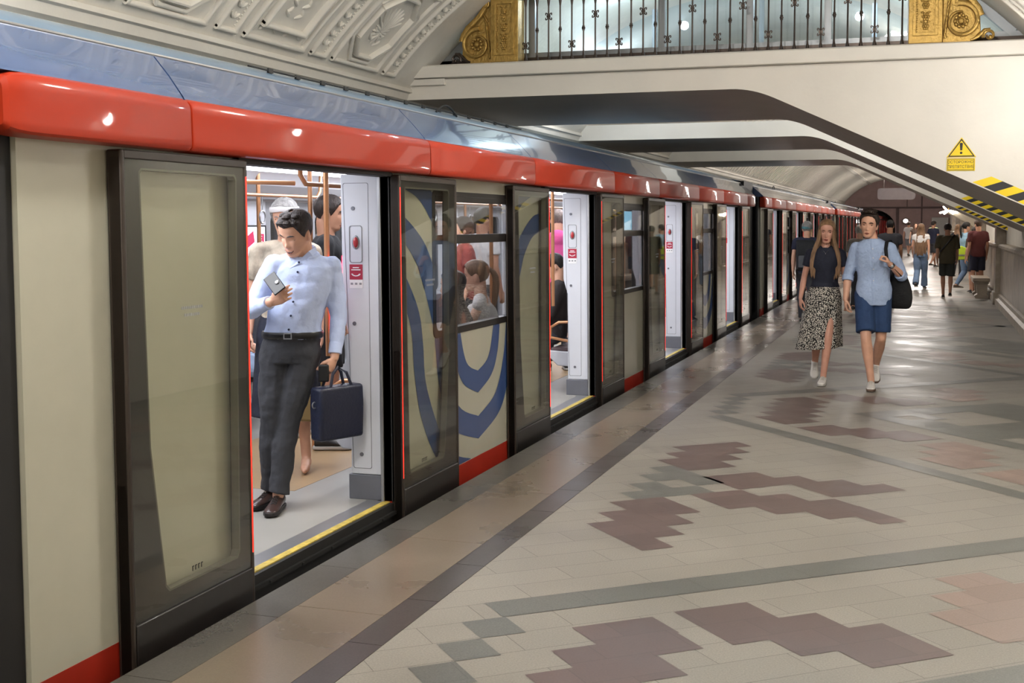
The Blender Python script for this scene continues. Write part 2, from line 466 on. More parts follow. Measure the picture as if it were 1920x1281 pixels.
# end wall with tunnel portal
ew = MB()
px0, px1 = -5.5, -2.0; pc = (px0 + px1) / 2; pr = (px1 - px0) / 2
arch = [(px1, -1.5)] + [(pc + pr * cos(radians(t)), 1.45 + 1.25 * sin(radians(t))) for t in range(0, 181, 12)] + [(px0, -1.5)]
poly = [(-6.2, -1.5), (-6.2, 5), (1.9, 5), (1.9, -1.5)] + arch
ew.ex_y(poly, 90, 90.4)
tag(ew.build('wall_end', M_pink, smooth=False), kind='structure')
tn = MB()
vs = []; 
for q in (90.2, 112):
    vs += [(x, q, z) for x, z in arch]
n = len(arch)
tn.add(vs, [(i, i + 1, n + i + 1, n + i) for i in range(n - 1)] + [tuple(range(n, 2 * n))])
tag(tn.build('wall_tunnel', M_black, smooth=False), kind='structure')
bm_ = MB(); bm_.box((-6, 89.7, 2.75), (1.6, 90, 2.85)); bm_.box((-1.9, 89.72, 0), (-1.75, 90, 2.75)); bm_.box((-.3, 89.75, 0), (-.2, 90, 3.9)); bm_.box((-1.25, 89.85, 2.85), (-1.2, 90, 4.3))
tag(bm_.build('trim_20', mat('wall_conduit', '5a4644', .7), smooth=False), kind='structure')

# ------------------------------------------------------------------ relief panels on the vault
rel = MB()
def bar_arc(y0, y1, a0, a1, h, n=14):
    # band following the arc from a0 to a1, between y0,y1, height h inwards
    A = [[vp(a0 + (a1 - a0) * k / n, yv, o) for (yv, o) in ((y0, -.01), (y0, h * .7), (y0 + (y1 - y0) * .3, h), (y1 - (y1 - y0) * .3, h), (y1, h * .7), (y1, -.01))] for k in range(n + 1)]
    rel.loft(A)
def bar_y(a, wa, y0, y1, h):
    A = [[vp(a + q, yv, o) for (q, o) in ((-wa, -.01), (-wa, h * .7), (-wa * .4, h), (wa * .4, h), (wa, h * .7), (wa, -.01))] for yv in (y0, y1)]
    rel.loft(A)
def seg_bar(p, q, h, wd):
    # straight bar on the vault between (a,y) points
    n = 6; A = []
    dy = q[1] - p[1]; da = (q[0] - p[0]) * RV * pi / 180; L = sqrt(dy * dy + da * da); ny_, na_ = -da / L, dy / L
    for k in range(n + 1):
        t = k / n; a = p[0] + (q[0] - p[0]) * t; yv = p[1] + (q[1] - p[1]) * t
        A.append([vp(a + na_ * o2 / RV * 180 / pi, yv + ny_ * o2, o) for (o2, o) in ((-wd, -.01), (-wd, h * .7), (-wd * .4, h), (wd * .4, h), (wd, h * .7), (wd, -.01))])
    rel.loft(A)
def leaf(a, y, ang, ln, wd, h=.022):
    # small relief leaf at (a,y) pointing ang (0 = along y)
    pts = []
    P0 = Vector(vp(a, y, .0)); P1 = Vector(vp(a + sin(radians(ang)) * ln / RV * 57.3, y + cos(radians(ang)) * ln, .0))
    nrm = (Vector((CX, y, CZ)) - P0).normalized(); t = (P1 - P0)
    M = Matrix((t.normalized(), nrm.cross(t).normalized(), nrm)).transposed()
    rel.ball((P0 + P1) / 2, (ln / 2, wd / 2, h), 8, 0, M)
def frame(y0, y1, a0, a1, h, wd):
    bar_y(a0, wd / RV * 57.3, y0 - wd, y1 + wd, h); bar_y(a1, wd / RV * 57.3, y0 - wd, y1 + wd, h)
    bar_arc(y0 - wd, y0 + wd, a0, a1, h); bar_arc(y1 - wd, y1 + wd, a0, a1, h)
def sprig(y, a0, a1, wd, st=2.2):
    a = a0
    while a > a1:
        for s_ in (-1, 1): leaf(a, y, 180 + 90 + s_ * 42 if False else (-90 + s_ * 45), wd, wd * .35)
        leaf(a, y, -90, wd * .8, wd * .3); a -= st
yc = 2.25; idx = 0
def mrow(q): return [(50.7, 37.2), (35.4, 21.9), (20.1, 6.6), (-6.6, -20.1), (-21.9, -35.4), (-37.2, -50.7)][q]
while yc < 12:
    for A_, B_ in ((50.7, 6.6), (-6.6, -50.7)):
        frame(yc, yc + .26, A_, B_, .035, .02)
        q_ = A_ - 1.4
        while q_ > B_ + 1:
            for s_ in (-1, 1): leaf(q_, yc + .13, -90 + s_ * 45, .085, .03)
            leaf(q_, yc + .13, -90, .07, .02); q_ -= 1.5
    for q in range(90): leaf(50 - q * .48, yc + .215, 0, .018, .018, .016)
    y0 = yc + .42; y1 = yc + 1.40; ym = (y0 + y1) / 2
    if y1 < 12.5:
        for r_ in range(6):
            A_, B_ = mrow(r_); K = (A_ - B_) / 13.5
            if (idx + r_) % 2 == 0:   # rectangular panel with inner frame
                frame(y0, y1, A_, B_, .04, .022); frame(y0 + .15, y1 - .15, A_ - 2.0, B_ + 2.0, .055, .024)
                bar_arc(y0 + .05, y0 + .07, A_ - .8, B_ + .8, .02, 6); bar_arc(y1 - .07, y1 - .05, A_ - .8, B_ + .8, .02, 6)
                for t in (3.6, 5.2, 6.8, 8.4, 10):
                    for s_ in (-1, 1):
                        leaf(A_ - t, ym + s_ * .04, -90 + s_ * 60, .13, .04); leaf(A_ - t - .4, ym + s_ * .13, -90 - s_ * 30, .09, .03)
                for s_ in (-1, 1): leaf(A_ - 1.0, ym + s_ * .06, -90 + s_ * 55, .09, .03); leaf(A_ - 1.0, ym + s_ * .34, -90 - s_ * 40, .08, .03)
            else:                     # octagonal panel
                frame(y0, y1, A_, B_, .035, .02)
                def octo(m1, m2, c1, c2): return [(A_ - m1, y0 + c2), (A_ - m1, y1 - c2), (A_ - c1, y1 - m2), (B_ + c1, y1 - m2), (B_ + m1, y1 - c2), (B_ + m1, y0 + c2), (B_ + c1, y0 + m2), (A_ - c1, y0 + m2)]
                for P_, h_ in ((octo(.7, .06, 3.9, .30), .03), (octo(1.6, .14, 4.3, .34), .055)):
                    for q in range(8): seg_bar(P_[q], P_[(q + 1) % 8], h_, .02)
                ac = (A_ + B_) / 2
                for q in range(-4, 5):
                    leaf(ac + .8, ym, -90 + q * 15, .30, .03); leaf(ac + 1, ym, -90 + q * 24, .16, .045)
                for q in range(-2, 3): leaf(ac + 1.2, ym, 90 + q * 34, .15, .04)
                for q in range(4): leaf(ac + 3.4 - q * .6, ym + .05 * (-1) ** q, -90 + 50 * (-1) ** q, .12, .035)
    yc += 1.58; idx += 1
ro = rel.build('plaster_relief', mat('relief_plaster', 'e0dace', .55, var=.05, vscale=3, bump=.2, bscale=20), ceil, angle=50)
# transverse flutes on the far vault
rb = MB()
yy = 30.2
while yy < 89:
    A = [[vp(a_, yv, o) for (yv, o) in ((yy, -.01), (yy, .035), (yy + .22, .035), (yy + .22, -.01))] for a_ in [51 - 102 * k / 26 for k in range(27)]]
    rb.loft(A); yy += .5
for a_ in (22, -22):
    A = [[vp(a_ + q, yv, o) for (q, o) in ((-1.2, -.01), (-1.2, .06), (1.2, .06), (1.2, -.01))] for yv in (30, 90)]; rb.loft(A)
rb.build('vault_rib', M_vault, ceil, angle=30)

# ------------------------------------------------------------------ stair bridges crossing the aisle
def slope_poly(zf, xk, top, xr=1.6, xl=-5.5):
    s = .465
    P = [(xl, zf)]
    for t in range(0, 9):
        q = t / 8
        x = xk - .22 + .44 * q
        # quadratic blend from flat to slope
        P.append((x, zf - s * .44 * q * q / 2))
    x_end = xk + .22; z_end = zf - s * .22
    P.append((xr, z_end - s * (xr - x_end)))
    P += [(xr, top), (xl, top)]
    return P
def zline(x, zf, xk): return zf - .465 * (x - xk)
def bridge(y0, y1, xk, top, label, tape_from, tape_h):
    root = empty('stair_bridge', (0, (y0 + y1) / 2, 0), 0, label, 'bridge')
    yo = (y0 + y1) / 2
    mb = MB(); P = slope_poly(3.05, xk, top)
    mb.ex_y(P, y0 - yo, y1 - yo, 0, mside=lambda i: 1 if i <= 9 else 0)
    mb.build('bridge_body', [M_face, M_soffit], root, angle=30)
    t = MB(); x = tape_from; k = 0; st = tape_h * .78
    z = lambda x_: zline(x_, 3.05, xk) + .012
    while x < 1.58:
        x2 = min(x + st, 1.6)
        d = tape_h * 1.3
        t.prism([(x, z(x)), (x2, z(x2)), (min(x2 + d, 1.6), z(min(x2 + d, 1.6)) + tape_h), (min(x + d, 1.6), z(min(x + d, 1.6)) + tape_h)], lambda p: (p[0], y0 - yo - .003, p[1]), lambda p: (p[0], y0 - yo + .001, p[1]), k % 2)
        x = x2; k += 1
    t.build('hazard_tape', [M_yellow, M_tape_k], root, smooth=False)
    return root
b1 = bridge(12.6, 16.43, -1.68, 3.27, 'nearest cream stair bridge with grey underside, carrying the iron gallery railing', .42, .13)
bridge(19.68, 23.28, -1.64, 3.3, 'second sloping stair bridge behind the nearest one, with hazard tape along its edge', .50, .09)
bridge(27.05, 29.85, -1.66, 3.3, 'farthest of the three sloping stair bridges, just before the fluted vault', .56, .07)
# ledge of the near bridge
lg = MB(); lg.ex_x([(12.5, 3.275), (12.5, 3.40), (12.52, 3.415), (16.4, 3.415), (16.4, 3.275)], -5.38, 1.3)
lo = lg.build('ledge', M_face, b1, bevel=.006); lo.location = (0, -(12.6 + 16.43) / 2, 0)
lg = MB(); lg.box((-5.55, 12.54, 3.2), (-5.0, 12.6, 3.268)); lo = lg.build('ledge_step', M_face, b1, bevel=.004); lo.location = (0, -(12.6 + 16.43) / 2, 0)

# warning sign on the near bridge face
sg = empty('warning_sign', (.315, 12.594, 2.36), 0, 'yellow triangular exclamation sign with a yellow lettered plate on the cream bridge face', 'sign')
t = MB(); t.prism([(-.135, -.035), (.135, -.035), (0, .155)], lambda p: (p[0], -.002, p[1]), lambda p: (p[0], .002, p[1])); t.build('triangle_plate', M_yellow, sg, smooth=False)
t = MB()
o_, i_ = [(-.122, -.03), (.122, -.03), (0, .143)], [(-.104, -.02), (.104, -.02), (0, .125)]
ring_frame(t, o_, i_, lambda p: (p[0], -.004, p[1]), lambda p: (p[0], -.0015, p[1]))
t.prism([(-.009, .03), (.009, .03), (.014, .095), (.009, .102), (-.009, .102), (-.014, .095)], lambda p: (p[0] - .002, -.004, p[1]), lambda p: (p[0] - .002, -.0015, p[1]))
t.prism([(.012 * cos(radians(a)) - .002, .006 + .012 * sin(radians(a))) for a in range(0, 360, 30)], lambda p: (p[0], -.004, p[1]), lambda p: (p[0], -.0015, p[1]))
t.build('warning_symbol', M_tape_k, sg, smooth=False)
t = MB(); t.box((-.13, -.002, -.165), (.125, .002, -.045)); t.build('text_plate', M_yellow, sg, smooth=False)
t = MB(); ring_frame(t, [(-.122, -.158), (.117, -.158), (.117, -.052), (-.122, -.052)], [(-.118, -.154), (.113, -.154), (.113, -.056), (-.118, -.056)], lambda p: (p[0], -.004, p[1]), lambda p: (p[0], -.0015, p[1])); t.build('plate_border', M_tape_k, sg, smooth=False)
text('ОСТОРОЖНО!', .038, M_tape_k, sg, (-.003, -.003, -.082), (radians(90), 0, 0), sx=.92)
text('ПРЕПЯТСТВИЕ', .038, M_tape_k, sg, (-.003, -.003, -.127), (radians(90), 0, 0), sx=.86)

# ------------------------------------------------------------------ gallery railing, gold posts, glass
rl = empty('gallery_railing', (-2.15, 12.62, 3.415), 0, 'dark iron baluster railing on the ledge between the two gold posts', 'railing')
bx0, bx1 = -4.09, -.25
nb = 31
def curl(mb, z, s):
    for sx_ in (-1, 1):
        for sz in (-1, 1):
            P = [(sx_ * (.010 + .012 * (1 - cos(radians(a)))), 0, z + sz * (.003 + .010 + .022 * sin(radians(a * .75)) )) for a in range(0, 241, 30)]
            mb.tube(P, [.006] * len(P), 6)
    mb.box((-.02, -.008, z - .012), (.02, .008, z + .012))
protos = {}
def bal(kind):
    mb = MB()
    mb.tube([(0, 0, 0), (0, 0, .03), (0, 0, .06), (0, 0, .09)], [.021, .019, .011, .0095], 10)
    mb.tube([(0, 0, .05), (0, 0, .62)], .0092, 8); mb.tube([(0, 0, .58), (0, 0, .64), (0, 0, .68)], [.01, .018, .02], 10)
    if kind == 'ball': mb.ball((0, 0, .33), (.021, .021, .018), 10); mb.tube([(0, 0, .305), (0, 0, .355)], .015, 8)
    if kind == 'high': curl(mb, .47, 1)
    if kind == 'low': curl(mb, .17, 1)
    return mb.build('baluster', [M_iron], rl)
seq = ['low', 'ball', 'high', 'ball', 'low', 'ball', 'high', 'ball', 'low', 'ball', 'high', 'ball']
for i in range(nb):
    x = bx0 + (bx1 - bx0) * i / (nb - 1) + 2.15
    k = seq[i % 4] if i % 4 else 'low'
    k = ['low', 'ball', 'high', 'ball'][i % 4]
    if k not in protos: o = protos[k] = bal(k)
    else: o = protos[k].copy(); COL.objects.link(o); o.parent = rl
    o.location = (x, 0, 0)
mb = MB(); mb.box((-2.02, -.03, .66), (1.98, .03, .72)); mb.box((-2.02, -.035, .72), (1.98, .035, .735)); mb.build('top_rail', M_iron, rl, bevel=.004)
mb = MB(); mb.box((-2.05, -.04, -.005), (1.98, .04, .012)); mb.build('bottom_rail', M_iron, rl, bevel=.003)

def spiral(mb, c, r0, r1, a0, turns, wr, y0, sgn=1, n=40, rb=.02):
    P = []; R = []
    for k in range(n + 1):
        t = k / n; a = radians(a0) + sgn * t * turns * 2 * pi; r = r0 + (r1 - r0) * t
        P.append((c[0] + r * cos(a), y0, c[1] + r * sin(a))); R.append((rb, wr * (1 - .6 * t)))
    mb.tube(P, R, 8, ref=(0, 1, 0))
def gold(xp, side, lab1, lab2):
    # side -1: scroll towards -x
    p = empty('gold_post', (xp, 12.62, 3.415), 0, lab1, 'pilaster', 'gold posts')
    mb = MB(); mb.box((-.155, -.10, 0), (.155, .12, 1.05)); mb.build('post_body', M_gold, p, bevel=.006)
    f = MB(); ring_frame(f, [(-.115, .07), (.115, .07), (.115, .64), (-.115, .64)], [(-.085, .10), (.085, .10), (.085, .61), (-.085, .61)], lambda q: (q[0], -.118, q[1]), lambda q: (q[0], -.098, q[1]))
    for q in range(24): f.ball((-.078, -.105, .11 + q * .0215), .007, 6)
    f.build('panel_frame', M_gold, p, bevel=.003)
    f = MB()
    for z_, s_ in ((.16, 1), (.25, 1.15), (.36, 1.1), (.46, .9), (.54, .8)):
        for a in range(0, 360, 60): f.ball((.02 * cos(radians(a)) * s_, -.112, z_ + .024 * sin(radians(a)) * s_), (.014, .012, .016), 7)
        f.ball((0, -.122, z_), (.014, .014, .016), 7)
        for sx_ in (-1, 1): f.ball((sx_ * .03, -.104, z_ + .042), (.018, .008, .01), 6)
    f.build('garland', M_gold, p)
    s = empty('gold_scroll', (xp + side * .155, 12.62, 3.415), 0, lab2, 'ornament', 'gold scrolls')
    mb = MB(); d = side
    c = (d * .165, .20)
    # backing plate
    bp = [(0, 0), (d * .25, 0), (d * .345, .10), (d * .335, .26), (d * .22, .42), (d * .13, .52), (d * .06, .66), (0, .68)]
    mb.prism(bp, lambda q: (q[0], -.045, q[1]), lambda q: (q[0], .06, q[1])); mb.build('scroll_plate', M_gold, s, bevel=.008)
    mb = MB()
    spiral(mb, c, .17, .085, 100 if d > 0 else 80, 1.05, .026, -.075, -d, 50)
    P = [(d * .10, .355), (d * .20, .40), (d * .145, .48), (d * .11, .55)]
    out = [(d * .345, .24), (d * .32, .31), (d * .27, .38), (d * .20, .44), (d * .135, .50), (d * .085, .57), (d * .06, .64)]
    mb.tube([(x_, -.072, z_) for x_, z_ in out], [(.02, .03)] * len(out), 8, ref=(0, 1, 0))
    spiral(mb, (d * .07, .62), .055, .015, 0 if d > 0 else 180, 1.4, .016, -.072, d, 36)
    mb.build('volute', M_gold, s)
    mb = MB()
    mb.ball((c[0], -.08, c[1]), (.03, .022, .03), 10)
    for a in range(0, 360, 36): mb.ball((c[0] + .055 * cos(radians(a)), -.072, c[1] + .055 * sin(radians(a))), (.018, .018, .018), 7)
    mb.build('rosette', M_gold, s)
    mb = MB()
    for q in range(9):
        a = 18 + q * 9; L_ = .09 + .012 * (q % 3)
        x_, z_ = .02 + .006 * q, .06 + q * .05
        th = radians(100 - q * 5)
        M_ = Matrix.Rotation(-(th if d > 0 else pi - th), 3, 'Y')
        mb.ball((d * (x_), -.06, z_ + .02), (L_ / 2, .02, .014), 7, 0, M_)
    mb.build('acanthus', M_gold, s)
    mb = MB()
    spiral(mb, (d * .42, .055), .055, .02, 200 if d > 0 else -20, 1.1, .018, -.03, -d, 30)
    mb.tube([(d * .25, -.03, .02), (d * .32, -.03, .05), (d * .38, -.03, .11), (d * .43, -.03, .11)], .018, 8); mb.ball((d * .43, -.03, .04), .022, 8)
    mb.build('foot_curl', M_iron if side < 0 else M_gold, s)
gold(-4.30, -1, 'gold painted square post with a garland panel, at the left end of the iron railing', 'gold painted volute bracket left of the left gold post, beside the vault')
gold(-.035, 1, 'gold painted square post with a garland panel, at the right end of the iron railing', 'gold painted volute bracket right of the right gold post, above the cream wall')

gw = empty('glass_screen', (-2.15, 12.9, 3.415), 0, 'grey framed glass wall filling the arch behind the iron railing', 'glass wall')
mb = MB()
arc_o = [(CX + 2.15 + (RV - .005) * sin(radians(t)), CZ - 3.415 + (RV - .005) * cos(radians(t))) for t in range(-47, 48, 4)]
arc_i = [(CX + 2.15 + (RV - .09) * sin(radians(t)), CZ - 3.415 + (RV - .09) * cos(radians(t))) for t in range(-47, 48, 4)]
vs = [(x, -.04, z) for x, z in arc_o] + [(x, -.04, z) for x, z in arc_i] + [(x, .04, z) for x, z in arc_o] + [(x, .04, z) for x, z in arc_i]
n = len(arc_o); fs = []
for i in range(n - 1): fs += [(i, i + 1, n + i + 1, n + i), (n + i, n + i + 1, 3 * n + i + 1, 3 * n + i), (2 * n + i, 3 * n + i, 3 * n + i + 1, 2 * n + i + 1)]
mb.add(vs, fs)
mb.box((-3.1, -.04, 0), (3.1, .04, .08), 1); mb.box((-3.1, -.03, .08), (3.1, .03, .13), 0)
for x_ in (-1.95, -.0 - .52, 1.18, 1.98, .4): mb.box((x_ - .035, -.035, .08), (x_ + .035, .035, sqrt(max(0, (RV - .05) ** 2 - (x_ + .01) ** 2)) + CZ - 3.415))
mb.build('glass_frame', [M_alu, M_iron], gw, smooth=False)
mb = MB(); pl = [(-2.98, .13)] + [(x, z) for x, z in arc_i if z > .13] + [(2.98, .13)]
mb.add([(x, 0, z) for x, z in pl], [tuple(range(len(pl)))])
mb.build('glass_pane', glass('gallery_glass', (.82, .92, .98), 1.2), gw, smooth=False)
# second screen on the far side of the gallery, with handrail
gw2 = empty('glass_screen', (-2.15, 16.2, 3.415), 0, 'second glass wall with a steel handrail, seen through the first one', 'glass wall')
mb = MB()
for x_ in (-2.6, -1.3, .1, 1.5, 2.7): mb.box((x_ - .03, -.03, 0), (x_ + .03, .03, sqrt(max(0, (RV - .05) ** 2 - (x_ + .01) ** 2)) + CZ - 3.415))
mb.box((-3.1, -.03, 0), (3.1, .03, .08)); mb.build('glass_frame', M_alu, gw2, smooth=False)
mb = MB(); mb.add([(x, 0, z) for x, z in pl], [tuple(range(len(pl)))]); mb.build('glass_pane', MATS['gallery_glass'], gw2, smooth=False)
mb = MB(); mb.tube([(-2.9, -.12, .48), (2.9, -.12, .48)], .022, 10); mb.tube([(-2.9, -.12, .36), (2.9, -.12, .36)], .012, 8); mb.build('handrail', mat('steel_rail', 'c9ced2', .25, metal=.9), gw2)

# ------------------------------------------------------------------ train
T_cream = mat('train_cream', 'b1af9e', .28, coat=.6, var=.02)
T_red = mat('train_red', 'a83016', .5, spec=.2, coat=.3, var=.02)
T_redlow = mat('train_skirt_red', '982414', .4, var=.05)
T_blue = mat('train_blue', '4c628c', .2, coat=1, var=.03)
T_roof = mat('train_roof', '6a87a3', .3, coat=.5, var=.05)
T_dark = mat('door_frame_dark', '1a1614', .4, coat=.15, var=.04)
T_seal = mat('rubber_seal', '161514', .6)
T_edge = mat('glass_border', '5a584e', .4)
T_brown = mat('door_profile', '3a322c', .4, metal=.3)
T_arc = mat('livery_blue', '344c7c', .3, coat=.4, var=.02)
T_white = mat('interior_white', 'cfd2da', .35, var=.02)
T_grey = mat('interior_grey', '8f9196', .4, var=.03)
T_kick = mat('kick_panel', '70727a', .4, metal=.3)
T_steel = mat('brushed_steel', 'a9aaac', .35, metal=.8)
T_floor = mat('train_floor', '989690', .35, var=.06, vscale=3)
T_ftan = mat('train_floor_tan', 'a58a66', .35, var=.08, vscale=3)
T_copper = mat('copper_rail', 'c08a62', .28, metal=.55, coat=.3)
T_led = mat('led_red', 'ff3020', .4, emit='ff2418', estr=1.8)
T_lamp = mat('ceiling_lamp', 'ffffff', .4, emit='f2f5ff', estr=6)
T_seat = mat('seat_shell', 'b4b5bb', .4, var=.03)
T_cush = mat('seat_cushion', '5b4a4c', .8, var=.1)
T_glass = glass('door_glass', (.975, .98, .95), .8)
T_win = glass('window_glass', (.92, .92, .92), 1.3)
T_sred = mat('sticker_red', 'a82840', .5)
T_stw = mat('sticker_white', 'e8e8ea', .5)
T_screen = mat('info_screen', 'e6e6f2', .3, emit='d8dcf4', estr=.9)
T_magenta = mat('screen_magenta', 'b02050', .4, emit='b01848', estr=.5)
T_cyan = mat('screen_cyan', '9fd8ee', .3, emit='90d0f0', estr=1.0)
T_farwin = glass('far_window_glass', (.6, .61, .63), 1.2)

Y0 = 3.2; XT = -2.95
DO = [1.67 + 4.69 * k for k in range(4)]; DW = 1.68; LEN = 19.0
ZT = 1.98

def build_car():
    car = empty('train_car', (XT, Y0, 0), 0, 'x', 'train car', 'metro train cars')
    car.rotation_euler = (0, -.008, 0)
    far = -2.6
    # side wall : sections between doors
    mb = MB(); th = .06
    secs = []
    e = 0.27
    for d in DO: secs.append((e, d)); e = d + DW
    secs.append((e, LEN - .1))
    WH = .82
    wins = []
    for i, (a, b) in enumerate(secs):
        if 0 < i < 4:
            c = (a + b) / 2; w0, w1 = c - WH, c + WH; wins.append((w0, w1))
            mb.box((-th, a, .06), (0, b, .97), 0); mb.box((-th, a, 1.88), (0, b, ZT + .03), 0)
            mb.box((-th, a, .97), (0, w0, 1.88), 0); mb.box((-th, w1, .97), (0, b, 1.88), 0)
        else: mb.box((-th, a, .06), (0, b, ZT + .03), 0)
        mb.box((-th, a, -.25), (.002, b, .06), 1)
    for d in DO:
        mb.box((-th, d - .01, ZT), (0, d + DW + .01, ZT + .03), 2)
    mb.build('body_side', [T_cream, T_redlow, T_seal], car, smooth=False)
    # fascia
    P_red = [(.085, 1.985), (.097, 1.988), (.105, 1.997), (.108, 2.012), (.108, 2.03), (.106, 2.14), (.105, 2.158), (.100, 2.175), (.090, 2.19), (.068, 2.2), (0, 2.2), (0, 1.985)]
    seams = [.0]
    for k in range(4): seams += [1.19 + 4.69 * k, 3.76 + 4.69 * k]
    seams = [.12] + seams[1:] + [LEN - .12]
    for i in range(len(seams) - 1):
        a, b = seams[i] + .006, seams[i + 1] - .006
        m = MB()
        ns = []
        def shrink(P, q, cx=.0, cz=2.09): return [((x - cx) * q + cx, (z - cz) * q + cz) for x, z in P]
        if i == 0: st = [(a, .72), (a + .015, .86), (a + .05, .95), (a + .10, .99), (a + .16, 1)]
        else: st = [(a, .965), (a + .01, 1)]
        if i == len(seams) - 2: en = [(b - .08, 1), (b - .04, .96), (b - .015, .88), (b, .72)]
        else: en = [(b - .01, 1), (b, .965)]
        rings = [[Vector((x, yv, z)) for x, z in shrink(P_red, q)] for yv, q in st + en]
        m.loft(rings); m.build('red_fascia', T_red, car, angle=28)
        m = MB()
        P_bl = [(.068, 2.199), (.058, 2.215), (-.05, 2.31), (-.165, 2.405), (-.2, 2.405), (-.2, 2.19), (0, 2.19)]
        a2, b2 = a - (.0 if i else .02), b
        # slanted panel ends towards the roof
        sl = -.13
        def q_(x, yv): return yv - sl * max(0, min(1, (.055 - x) / .2))
        rings = [[Vector((x, yv if i == len(seams) - 2 and yv == b2 else (q_(x, yv) if not (i == 0 and yv == a2) else yv), z)) for x, z in P_bl] for yv in (a2, b2)]
        m.loft(rings); m.build('blue_fascia', T_blue, car, angle=25)
    mb = MB()
    RF = [(-.175, 2.38), (-.175, 2.415), (-.2, 2.42), (-.24, 2.415), (-.29, 2.46), (-.38, 2.505), (-.62, 2.56), (-1.0, 2.60), (-1.33, 2.615)]
    RF = RF + [(far - x, z) for x, z in RF[:-1][::-1]] + [(far + .17, 2.2), (-.17, 2.2)]
    mb.ex_y(RF, .1, LEN - .1); mb.build('roof', T_roof, car, angle=35)
    mb = MB()
    mb.tube([(-.172, .1, 2.41), (-.172, LEN - .1, 2.41)], .009, 8); mb.build('gutter_rail', T_steel, car)
    mb = MB(); 
    for q in range(14): mb.box((-.35, 2.6 + q * .3, 2.49), (-.34, 2.65 + q * .3, 2.512))
    mb.tube([(-.345, 2.4, 2.502), (-.345, 6.9, 2.502)], .005, 6)
    mb.build('roof_cable', T_seal, car)
    mb = MB(); mb.tube([(-.32, 4.9 + .4 * t / 8, 2.48 + .06 * sin(pi * t / 8)) for t in range(9)], .008, 6); mb.build('cable_loop', T_seal, car)
    # far wall, ends
    mb = MB()
    for i, (a, b) in enumerate(secs):
        if 0 < i < 4:
            c = (a + b) / 2; w0, w1 = c - .78, c + .78
            mb.box((far, a, .06), (far + th, b, .95)); mb.box((far, a, 1.86), (far + th, b, 2.2))
            mb.box((far, a, .95), (far + th, w0, 1.86)); mb.box((far, w1, .95), (far + th, b, 1.86))
        else: mb.box((far, a, .06), (far + th, b, 2.2))
    for d in DO: mb.box((far, d, 1.9), (far + th, d + DW, 2.2))
    mb.box((far, 0, .02), (-th, .06, 2.2)); mb.box((far, LEN - .06, .02), (-th, LEN, 2.2))
    mb.build('far_wall', T_white, car, smooth=False)
    for d in DO:
        for s_ in (0, 1):
            a = d + s_ * DW / 2
            m = MB(); ring_frame(m, rrect(a + .004, .06, a + DW / 2 - .004, 1.9, .02), rrect(a + .1, .3, a + DW / 2 - .1, 1.8, .08), lambda p: (far, p[0], p[1]), lambda p: (far + .05, p[0], p[1]))
            fd = m.build('far_door', T_grey, car)
            m = MB(); m.ex_x(rrect(a + .1, .3, a + DW / 2 - .1, 1.8, .08), far + .02, far + .026); m.build('far_door_glass', T_farwin, fd, smooth=False)
    for (w0, w1) in wins:
        m = MB(); c = (w0 + w1) / 2
        ring_frame(m, rrect(c - .8, .93, c + .8, 1.88, .06), rrect(c - .74, .99, c + .74, 1.82, .06), lambda p: (far + .04, p[0], p[1]), lambda p: (far + .075, p[0], p[1]))
        m.box((far + .045, c - .74, 1.55), (far + .07, c + .74, 1.6))
        fw = m.build('far_window', T_dark, car)
        m = MB(); m.ex_x(rrect(c - .74, .99, c + .74, 1.82, .06), far + .05, far + .056); m.build('far_window_glass', T_farwin, fw, smooth=False)
    # floor, threshold, ceiling
    mb = MB(); mb.box((far, 0, -.02), (-.10, LEN, .05), 0)
    for k in range(4):
        a = DO[k] + .2
        mb.box((-1.9, a, .05), (-1.72, a + 1.3, .0515), 1); mb.box((-.95, a, .05), (-.80, a + 1.3, .0515), 1)
    for k in range(3): mb.box((-1.9, DO[k] + DW + .1, .05), (-.7, DO[k + 1] - .1, .0515), 1)
    mb.build('car_floor', [T_floor, T_ftan], car, smooth=False)
    mb = MB(); mb.box((far, 0, 2.13), (-.05, LEN, 2.19)); mb.ex_y([(-.055, 1.99), (-.055, 2.13), (-.5, 2.13), (-.42, 2.05), (-.2, 1.99)], 0, LEN)
    mb.ex_y([(far + .055, 1.92), (far + .055, 2.13), (far + .5, 2.13), (far + .42, 2.02), (far + .22, 1.92)], 0, LEN)
    mb.build('car_ceiling', T_white, car, smooth=False)
    for x_ in (-.78, -1.82):
        mb = MB(); mb.box((x_ - .13, .5, 2.112), (x_ + .13, LEN - .5, 2.129)); mb.build('ceiling_light', T_lamp, car, smooth=False)
    # windows near side
    for w0, w1 in wins:
        m = MB()
        ring_frame(m, rrect(w0 - .02, .955, w1 + .02, 1.90, .05), rrect(w0 + .03, 1.0, w1 - .03, 1.86, .05), lambda p: (-.062, p[0], p[1]), lambda p: (.006, p[0], p[1]))
        m.box((-.05, w0, 1.555), (.006, w1, 1.615)); m.box((-.02, w0 + .03, 1.83), (.012, w1 - .03, 1.87))
        wf = m.build('window_frame', T_dark, car, bevel=.003)
        m = MB(); m.ex_x(rrect(w0 + .02, .99, w1 - .02, 1.87, .05), -.032, -.026); m.build('window_pane', T_win, wf, smooth=False)
        m = MB(); m.box((-.045, w1 - .12, 1.0), (-.035, w1 - .03, 1.56)); m.build('window_curtain_edge', T_white, wf, smooth=False)
